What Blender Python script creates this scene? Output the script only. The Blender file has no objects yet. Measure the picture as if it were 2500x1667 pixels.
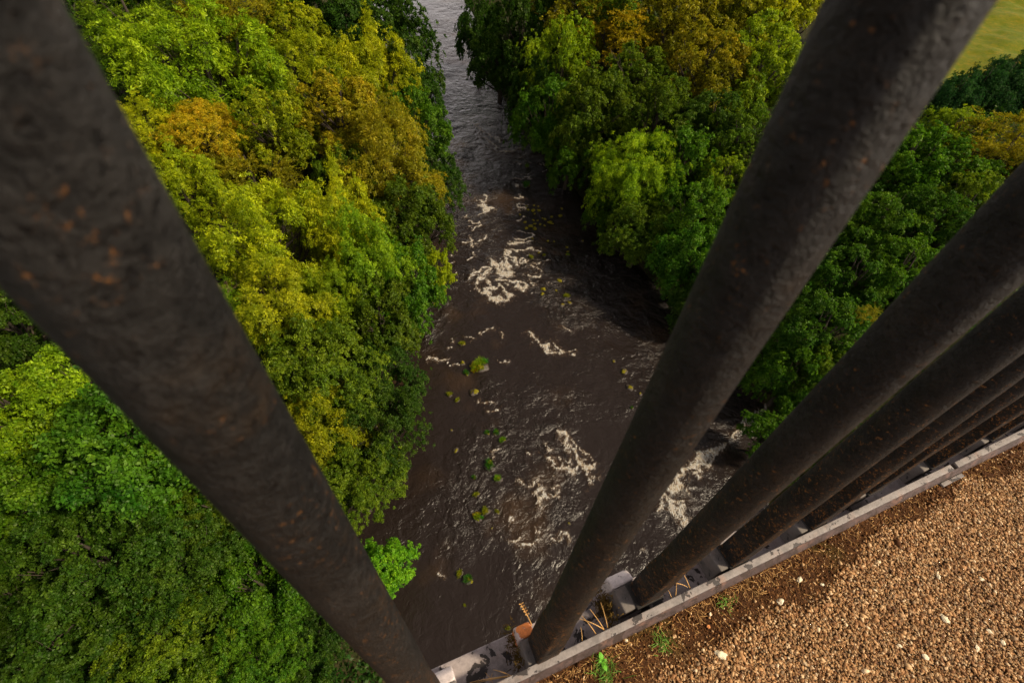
import bpy, math, random
import numpy as np
from mathutils import Vector, Matrix, noise as mnoise

# ------------------------------------------------------------ camera, world, sun, exposure
scene = bpy.context.scene
cam_data = bpy.data.cameras.new('camera')
cam = bpy.data.objects.new('camera', cam_data)
scene.collection.objects.link(cam)
scene.camera = cam
CR = Vector((0.997421, 0.054138, 0.0471215))
CU = Vector((-0.0717729, 0.7523499, 0.6548422))
CF = Vector((0.0, 0.6565354, -0.7542952))
m = Matrix.Identity(4)
for i in range(3):
    m[i][0] = CR[i]; m[i][1] = CU[i]; m[i][2] = -CF[i]
m.translation = (0, 0, 1.0)
cam.matrix_world = m
cam_data.sensor_width = 36.0
cam_data.lens = 1190.0 / 2500 * 36.0
cam_data.clip_start = 0.01
cam_data.clip_end = 3000
cam_data.dof.use_dof = True
cam_data.dof.focus_distance = 2.2
cam_data.dof.aperture_fstop = 9.0

SUN_EL, SUN_AZ = math.radians(44), math.radians(98)   # azimuth clockwise from +y
world = bpy.data.worlds.new('World')
scene.world = world
world.use_nodes = True
wn = world.node_tree
wn.nodes.clear()
sky = wn.nodes.new('ShaderNodeTexSky')
sky.sky_type = 'NISHITA'
sky.sun_disc = False
sky.sun_elevation = SUN_EL
sky.sun_rotation = SUN_AZ
sky.air_density = 1.0
sky.dust_density = 4.0
hs = wn.nodes.new('ShaderNodeHueSaturation')
hs.inputs['Saturation'].default_value = 0.12
tint = wn.nodes.new('ShaderNodeMix'); tint.data_type = 'RGBA'; tint.blend_type = 'MULTIPLY'
tint.inputs[0].default_value = 1.0
tint.inputs[7].default_value = (1.0, 0.90, 0.86, 1)
bg = wn.nodes.new('ShaderNodeBackground')
bg.inputs['Strength'].default_value = 0.085
wo = wn.nodes.new('ShaderNodeOutputWorld')
wn.links.new(sky.outputs[0], hs.inputs['Color'])
wn.links.new(hs.outputs[0], tint.inputs[6])
# bright horizon band added to the sky to brighten the far water's reflection
wtc = wn.nodes.new('ShaderNodeTexCoord'); wsep = wn.nodes.new('ShaderNodeSeparateXYZ')
wmr = wn.nodes.new('ShaderNodeMapRange'); wmr.interpolation_type = 'SMOOTHSTEP'
wmr.inputs[1].default_value = 0.23; wmr.inputs[2].default_value = 0.33
wmr.inputs[3].default_value = 7.5; wmr.inputs[4].default_value = 0.85
wvm = wn.nodes.new('ShaderNodeVectorMath'); wvm.operation = 'SCALE'
wn.links.new(wtc.outputs['Generated'], wsep.inputs[0]); wn.links.new(wsep.outputs['Z'], wmr.inputs[0])
wn.links.new(tint.outputs[2], wvm.inputs[0]); wn.links.new(wmr.outputs[0], wvm.inputs['Scale'])
wn.links.new(wvm.outputs[0], bg.inputs['Color'])
wn.links.new(bg.outputs[0], wo.inputs['Surface'])

sun_data = bpy.data.lights.new('sun', 'SUN')
sun_data.energy = 4.9
sun_data.angle = math.radians(5)
sun_data.color = (1.0, 0.83, 0.58)
sun = bpy.data.objects.new('sun', sun_data)
scene.collection.objects.link(sun)
sd = Vector((math.sin(SUN_AZ) * math.cos(SUN_EL), math.cos(SUN_AZ) * math.cos(SUN_EL), math.sin(SUN_EL)))
sun.rotation_euler = sd.to_track_quat('Z', 'Y').to_euler()
scene.view_settings.view_transform = 'Standard'
scene.view_settings.look = 'None'
scene.view_settings.gamma = 1.0
scene.view_settings.use_curve_mapping = False
scene.view_settings.exposure = 0.0
scene.render.engine = 'CYCLES'
scene.cycles.max_bounces = 6
scene.cycles.diffuse_bounces = 2
scene.cycles.glossy_bounces = 3
scene.cycles.transparent_max_bounces = 4

# ------------------------------------------------------------ helpers
def link(o, parent=None):
    scene.collection.objects.link(o)
    if parent is not None:
        o.parent = parent
    return o

def tag(o, label=None, cat=None, group=None, kind=None):
    if label: o['label'] = label
    if cat: o['category'] = cat
    if group: o['group'] = group
    if kind: o['kind'] = kind
    return o

def empty(name, loc, rz=0.0):
    o = bpy.data.objects.new(name, None)
    o.location = loc
    o.rotation_euler = (0, 0, rz)
    o.empty_display_size = 0.1
    return link(o)

def mesh_np(name, V, Fq, mat, smooth=False, fattr=None, vattr=None):
    """V (n,3), Fq (m,k) constant face size."""
    V = np.asarray(V, dtype=np.float32); Fq = np.asarray(Fq, dtype=np.int32)
    me = bpy.data.meshes.new(name)
    me.vertices.add(len(V)); me.vertices.foreach_set('co', V.ravel())
    k = Fq.shape[1]
    me.loops.add(Fq.size); me.loops.foreach_set('vertex_index', Fq.ravel())
    me.polygons.add(len(Fq))
    me.polygons.foreach_set('loop_start', np.arange(0, Fq.size, k, dtype=np.int32))
    me.polygons.foreach_set('loop_total', np.full(len(Fq), k, dtype=np.int32))
    if smooth:
        me.polygons.foreach_set('use_smooth', np.ones(len(Fq), dtype=bool))
    me.update(calc_edges=True)
    for nm, a in (fattr or {}).items():
        at = me.attributes.new(nm, 'FLOAT', 'FACE'); at.data.foreach_set('value', np.asarray(a, dtype=np.float32))
    for nm, a in (vattr or {}).items():
        at = me.attributes.new(nm, 'FLOAT', 'POINT'); at.data.foreach_set('value', np.asarray(a, dtype=np.float32))
    if mat: me.materials.append(mat)
    return me

def obj(name, me, parent=None, loc=None):
    o = bpy.data.objects.new(name, me)
    if loc is not None: o.location = loc
    return link(o, parent)

def tubes(paths, nseg=6):
    """paths: list of lists of (point, radius) -> V, F quads"""
    V = []; F = []
    for path in paths:
        base = len(V)
        n = len(path)
        for i, (p, r) in enumerate(path):
            p = Vector(p)
            a = Vector(path[max(i - 1, 0)][0]); b = Vector(path[min(i + 1, n - 1)][0])
            t = (b - a).normalized()
            x = t.orthogonal().normalized() if i == 0 else (x - t * x.dot(t)).normalized()
            y = t.cross(x)
            for s in range(nseg):
                an = 2 * math.pi * s / nseg
                V.append(p + (x * math.cos(an) + y * math.sin(an)) * r)
        for i in range(n - 1):
            for s in range(nseg):
                s2 = (s + 1) % nseg
                F.append((base + i * nseg + s, base + i * nseg + s2, base + (i + 1) * nseg + s2, base + (i + 1) * nseg + s))
    return np.array([tuple(v) for v in V]), np.array(F)

# node material builder
class NM:
    def __init__(self, name):
        self.m = bpy.data.materials.new(name); self.m.use_nodes = True
        self.t = self.m.node_tree; self.t.nodes.clear()
        self.out = self.n('ShaderNodeOutputMaterial')
    def n(self, ty, **kw):
        nd = self.t.nodes.new(ty)
        for k, v in kw.items(): setattr(nd, k, v)
        return nd
    def l(self, a, b): self.t.links.new(a, b)
    def set(self, inp, v):
        if hasattr(v, 'default_value') or isinstance(v, bpy.types.NodeSocket): self.l(v, inp)
        else: inp.default_value = v
    def math(self, op, a, b=0.0, c=None, clamp=False):
        nd = self.n('ShaderNodeMath', operation=op, use_clamp=clamp)
        self.set(nd.inputs[0], a); self.set(nd.inputs[1], b)
        if c is not None: self.set(nd.inputs[2], c)
        return nd.outputs[0]
    def mix(self, f, a, b, mode='MIX'):
        nd = self.n('ShaderNodeMix', data_type='RGBA', blend_type=mode)
        self.set(nd.inputs[0], f)
        self.set(nd.inputs[6], a if isinstance(a, bpy.types.NodeSocket) else (*a, 1))
        self.set(nd.inputs[7], b if isinstance(b, bpy.types.NodeSocket) else (*b, 1))
        return nd.outputs[2]
    def noise(self, vec, scale, detail=4, rough=0.55, dist=0.0):
        nd = self.n('ShaderNodeTexNoise')
        if vec is not None: self.l(vec, nd.inputs['Vector'])
        nd.inputs['Scale'].default_value = scale; nd.inputs['Detail'].default_value = detail
        nd.inputs['Roughness'].default_value = rough; nd.inputs['Distortion'].default_value = dist
        return nd.outputs['Fac']
    def ramp(self, f, lo, hi, a=0.0, b=1.0):
        nd = self.n('ShaderNodeMapRange', interpolation_type='SMOOTHSTEP')
        self.set(nd.inputs[0], f); nd.inputs[1].default_value = lo; nd.inputs[2].default_value = hi
        nd.inputs[3].default_value = a; nd.inputs[4].default_value = b
        return nd.outputs[0]
    def coord(self, scale=(1, 1, 1), rot=(0, 0, 0), kind='Object'):
        tc = self.n('ShaderNodeTexCoord'); mp = self.n('ShaderNodeMapping')
        self.l(tc.outputs[kind], mp.inputs['Vector'])
        mp.inputs['Scale'].default_value = scale; mp.inputs['Rotation'].default_value = rot
        return mp.outputs[0]
    def attr(self, name):
        nd = self.n('ShaderNodeAttribute'); nd.attribute_name = name
        return nd.outputs['Fac']
    def bump(self, h, strength=0.5, dist=0.01, prev=None):
        nd = self.n('ShaderNodeBump'); nd.inputs['Strength'].default_value = strength
        nd.inputs['Distance'].default_value = dist
        self.set(nd.inputs['Height'], h)
        if prev is not None: self.l(prev, nd.inputs['Normal'])
        return nd.outputs[0]
    def bsdf(self, col, rough=0.6, normal=None, spec=0.5, metallic=0.0):
        nd = self.n('ShaderNodeBsdfPrincipled')
        self.set(nd.inputs['Base Color'], col if isinstance(col, bpy.types.NodeSocket) else (*col, 1))
        self.set(nd.inputs['Roughness'], rough)
        nd.inputs['Specular IOR Level'].default_value = spec
        nd.inputs['Metallic'].default_value = metallic
        if normal is not None: self.l(normal, nd.inputs['Normal'])
        return nd.outputs[0]
    def done(self, sh):
        self.l(sh, self.out.inputs['Surface']); return self.m
FOAM=[(0.5,[(-8.58,80.37),(-7.42,78.07),(-6.3,77.03),(-4.99,76.28),(-4.32,74.75)]),(0.42,[(-7.82,76.33),(-6.49,75.35),(-5.53,74.57),(-4.53,73.14)]),(0.24,[(-6.18,73.12),(-4.79,72.21),(-3.56,71.74),(-2.06,72.17),(-0.36,73.3)]),(0.16,[(-1.9,69.21),(-0.71,68.75)]),(0.16,[(0.1,69.7),(1.08,69.01)]),(0.16,[(-0.79,70.42),(-0.16,71.04)]),(0.15,[(-0.48,65.78),(1.06,65.99)]),(0.18,[(-1.65,64.47),(0.99,64.92)]),(0.37,[(-1.16,62.84),(-0.52,62.01)]),(0.24,[(-1.17,59.27),(0.18,59.44)]),(0.24,[(-0.34,60.07),(0.17,59.61)]),(0.3,[(-0.45,58.33),(0.33,57.93)]),(0.35,[(-0.49,56.99),(0.47,56.78)]),(0.41,[(-5.93,58.32),(-5.19,57.56),(-5.02,56.75),(-4.12,56.21)]),(0.3,[(-5.09,59.63),(-5.03,57.92)]),(0.47,[(-5.39,56.71),(-4.74,55.81)]),(0.1,[(2.18,66.93),(3.63,67.33)]),(0.11,[(1.82,69.32),(3.63,68.95)]),(0.35,[(-5.61,57.04),(-4.99,56.46),(-4.12,56.24)]),(0.23,[(-4.9,56.47),(-5.26,55.29),(-5.6,55.01)]),(0.18,[(-7.63,54.12),(-7.24,54.73)]),(0.16,[(-6.33,53.19),(-5.44,53.38),(-5.05,53.66)]),(0.2,[(-5.05,53.66),(-5.27,52.63),(-5.97,51.5)]),(0.11,[(-6.46,51.89),(-5.96,52.25)]),(0.24,[(-7.35,48.88),(-6.96,48.58),(-6.17,49.3),(-6.6,49.96)]),(0.22,[(-5.0,48.94),(-4.71,49.61),(-4.34,50.3)]),(0.19,[(-6.01,48.62),(-5.76,47.95),(-5.27,48.21)]),(0.17,[(-5.85,45.66),(-5.56,46.09),(-5.38,46.77)]),(0.35,[(-0.61,57.67),(0.37,56.96)]),(0.25,[(-0.54,54.21),(0.0,54.43),(0.26,54.93)]),(0.25,[(-0.79,51.89),(0.12,51.63),(1.29,51.62),(1.74,51.23),(1.32,50.6),(1.06,50.29),(-0.43,50.11)]),(0.31,[(-1.18,49.31),(-0.13,49.3),(0.91,49.56),(1.77,50.08)]),(0.3,[(-0.69,48.26),(0.2,47.81),(1.13,48.33),(1.8,49.1)]),(0.17,[(1.47,48.37),(2.51,48.21),(2.68,48.78)]),(0.42,[(-1.37,48.04),(-1.13,46.98),(-0.58,46.25),(-0.11,45.13)]),(0.17,[(0.27,46.08),(0.71,45.61),(0.85,46.41)]),(0.47,[(-3.02,45.98),(-2.69,44.98),(-2.02,43.79),(-1.15,43.08),(-0.76,43.43),(-1.1,44.9),(-1.84,46.11)]),(0.52,[(-1.95,45.19),(-1.55,44.21)]),(0.36,[(-4.83,43.11),(-4.81,43.73),(-4.04,44.32),(-3.46,44.26),(-3.45,43.26),(-3.86,42.36),(-4.28,41.71)]),(0.14,[(-5.37,42.07),(-4.85,42.49)]),(0.14,[(-4.86,42.61),(-4.08,42.94)]),(0.3,[(-3.38,42.41),(-3.21,41.35),(-2.77,40.93)]),(0.2,[(-4.26,40.65),(-3.68,40.37)]),(0.14,[(-4.79,40.42),(-4.21,41.01)]),(0.51,[(-3.67,40.25),(-2.82,39.54),(-2.14,38.94),(-1.22,39.15),(-0.73,39.99),(-1.07,40.53),(-1.74,41.04)]),(0.4,[(-3.22,40.53),(-2.59,40.6)]),(0.25,[(-2.17,42.42),(-1.96,42.93)]),(0.35,[(-1.92,42.32),(-0.85,42.08),(-0.05,42.28),(0.23,41.36),(0.83,40.61),(1.18,41.82),(0.44,42.1)]),(0.31,[(1.44,43.66),(2.12,43.12),(2.43,43.52)]),(0.14,[(1.48,42.57),(1.9,42.01),(2.39,41.83)]),(0.29,[(1.64,45.33),(2.32,45.02),(2.92,44.32)]),(0.15,[(1.89,45.74),(2.72,45.96)]),(0.17,[(-8.1,46.07),(-7.73,46.51)]),(0.13,[(-8.21,44.75),(-7.88,45.11)]),(0.14,[(-7.3,43.21),(-6.83,42.77)]),(0.11,[(3.73,46.34),(4.07,46.51)]),(0.1,[(3.75,42.27),(4.08,42.12)]),(0.13,[(-3.47,33.97),(-3.15,33.61),(-2.61,34.15),(-2.35,34.58)]),(0.08,[(-1.61,34.5),(-1.24,34.54),(-1.25,33.5)]),(0.13,[(-4.56,33.28),(-4.24,33.02)]),(0.11,[(-6.2,32.5),(-5.88,32.82)]),(0.12,[(-6.29,31.6),(-5.99,31.53)]),(0.17,[(-8.14,29.97),(-7.57,30.29),(-7.01,29.81),(-6.58,30.2)]),(0.07,[(-6.24,29.79),(-5.79,29.48),(-5.15,29.36)]),(0.25,[(1.71,34.38),(2.31,33.84),(2.69,32.82),(3.35,32.23),(3.99,32.01),(4.49,32.24)]),(0.27,[(4.28,33.55),(4.64,32.82),(5.21,32.21),(4.49,32.15)]),(0.36,[(3.13,32.77),(3.85,32.46)]),(0.11,[(5.63,32.16),(6.34,32.18)]),(0.11,[(5.1,35.46),(6.0,35.49),(6.29,35.22)]),(0.09,[(-1.46,30.59),(-0.74,30.21),(-0.42,30.77)]),(0.16,[(-2.77,25.53),(-2.21,25.11),(-1.65,25.31)]),(0.11,[(-2.35,24.56),(-1.69,24.28),(-0.95,24.68)]),(0.08,[(-2.1,23.87),(-1.61,24.1)]),(0.12,[(2.23,20.5),(2.59,20.36)]),(0.15,[(3.49,21.45),(3.49,21.1),(4.04,21.01)]),(0.16,[(3.44,20.43),(3.98,20.21),(4.22,19.57),(4.87,19.36),(5.6,19.87)]),(0.19,[(4.7,20.2),(5.05,19.57)]),(0.26,[(5.05,19.31),(5.87,18.99),(6.36,19.54),(6.25,19.86)]),(0.38,[(5.04,22.83),(5.4,21.95),(5.69,21.21),(6.15,20.31),(6.55,19.75),(7.13,19.35),(7.73,19.59)]),(0.15,[(5.71,22.32),(6.89,20.7),(7.63,19.9)]),(0.26,[(7.0,19.08),(7.38,18.54),(7.67,18.5)]),(0.14,[(1.48,18.28),(1.73,17.74),(2.15,17.41),(2.36,17.85),(2.94,18.2),(3.34,18.42)]),(0.27,[(3.0,17.9),(3.24,17.37),(3.25,16.6),(3.32,15.73)]),(0.13,[(3.59,16.68),(3.99,16.89),(4.45,16.74),(4.22,17.32)]),(0.14,[(3.64,17.58),(3.3,17.25)]),(0.1,[(0.65,14.64),(0.93,14.44),(1.14,14.73),(0.68,14.92)]),(0.15,[(2.7,13.8),(2.86,13.71),(3.07,13.99)]),(0.12,[(4.43,13.45),(4.65,13.94)]),(0.13,[(4.98,13.97),(5.34,13.46)]),(0.1,[(2.58,14.23),(2.96,14.2)]),(0.07,[(0.95,14.06),(0.91,13.78)]),(0.11,[(-1.16,19.86),(-0.37,20.46)]),(0.11,[(1.37,13.23),(1.49,13.14)]),(0.07,[(6.74,17.21),(6.98,17.47)]),(0.07,[(4.22,18.49),(4.45,18.26)]),(0.31,[(25.91,27.83),(23.24,25.84),(21.84,24.6),(20.18,23.27),(18.97,22.13),(17.4,20.79),(16.4,19.83)]),(0.5,[(18.83,22.32),(17.43,21.39),(16.03,20.29),(15.17,19.45),(14.05,18.06)]),(0.2,[(16.38,19.73),(16.9,19.2)]),(0.19,[(14.93,18.59),(15.38,17.71)]),(0.21,[(13.59,17.3),(14.73,16.95)]),(0.31,[(13.72,17.05),(14.22,15.96),(14.43,15.21),(14.83,16.09),(14.34,16.65)]),(0.21,[(13.41,17.29),(12.78,16.45)]),(0.12,[(10.88,13.27),(11.18,13.14)]),(0.29,[(24.59,27.12),(22.74,25.8)]),(0.17,[(0.66,15.0),(1.1,14.48)]),(0.2,[(1.05,12.87),(1.51,13.1)]),(0.2,[(2.05,12.81),(2.65,12.98)]),(0.17,[(2.75,14.18),(3.16,13.81)]),(0.15,[(4.45,13.5),(4.65,13.85)]),(0.17,[(5.05,13.68),(5.45,13.18)]),(0.09,[(-4.19,10.64),(-3.75,10.31)])]
CLUMPS=[(-5.03,32.23,0.38,'y'),(-4.73,29.79,0.4,'g'),(-2.95,29.34,0.96,'b'),(-4.18,28.52,0.4,'e'),(-3.2,26.38,0.54,'g'),(-5.49,25.9,0.34,'y'),(-4.68,25.32,0.3,'y'),(-1.63,22.14,0.33,'e'),(-0.84,22.21,0.36,'e'),(-4.79,22.17,0.18,'g'),(-4.14,20.25,0.32,'g'),(-0.25,21.56,0.36,'l'),(-1.15,19.1,0.55,'e'),(-0.37,17.91,0.44,'l'),(-2.31,17.91,0.24,'e'),(-1.98,16.41,0.3,'y'),(-1.7,14.56,0.42,'b'),(-1.11,15.09,0.39,'y'),(-0.2,15.13,0.23,'y'),(-0.52,13.81,0.13,'g'),(5.49,14.63,0.16,'g'),(-2.61,10.32,0.33,'y'),(-1.95,10.01,0.47,'e'),(-1.99,8.33,0.14,'y'),(1.12,7.12,0.2,'y'),(0.38,67.93,0.49,'l'),(0.32,62.7,0.76,'e'),(1.59,46.78,0.4,'y'),(3.18,47.35,0.3,'y'),(5.81,40.44,0.42,'y'),(5.28,38.93,0.36,'g'),(6.11,39.34,0.37,'g'),(11.3,30.17,0.45,'g'),(11.71,28.21,0.47,'g'),(12.62,27.57,0.27,'g'),(11.65,25.9,0.19,'e'),(10.39,31.4,0.25,'g'),(8.04,50.76,0.26,'g'),(6.1,47.76,0.25,'l')]
STONES=[(0.67,57.6),(1.66,57.89),(2.24,57.8),(1.6,56.72),(2.35,56.82),(0.84,56.79),(-0.15,55.53),(0.52,55.22),(2.85,55.11),(3.22,54.92),(4.1,55.58),(1.65,54.49),(2.21,54.48),(1.86,53.66),(2.59,53.67),(0.57,53.97),(3.87,54.29),(4.19,54.02),(1.32,53.14),(3.14,53.51),(0.8,52.62),(1.88,52.67),(1.66,50.58),(1.8,56.02),(2.51,47.81),(5.04,42.96),(3.11,41.32),(6.1,48.42),(6.08,47.81),(4.63,41.25),(3.04,40.5),(3.62,50.31),(4.41,50.26),(5.98,49.31),(5.48,57.62),(5.27,55.96)]
PALE=[(0.9032,0.3397,0.0066),(0.8741,0.2617,0.0087),(0.8031,0.195,0.0075),(0.6099,0.3146,0.0074),(0.9919,0.3417,0.0058),(0.5579,0.2711,0.0071),(0.9511,0.2451,0.0055),(0.9671,0.2279,0.0069),(0.9107,0.2145,0.0061),(0.4197,0.1747,0.0104),(0.7627,0.21,0.0046),(0.6535,0.3084,0.0049),(0.4069,0.2189,0.0046),(0.2488,0.1865,0.0037),(0.4145,0.2399,0.0039)]
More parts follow.
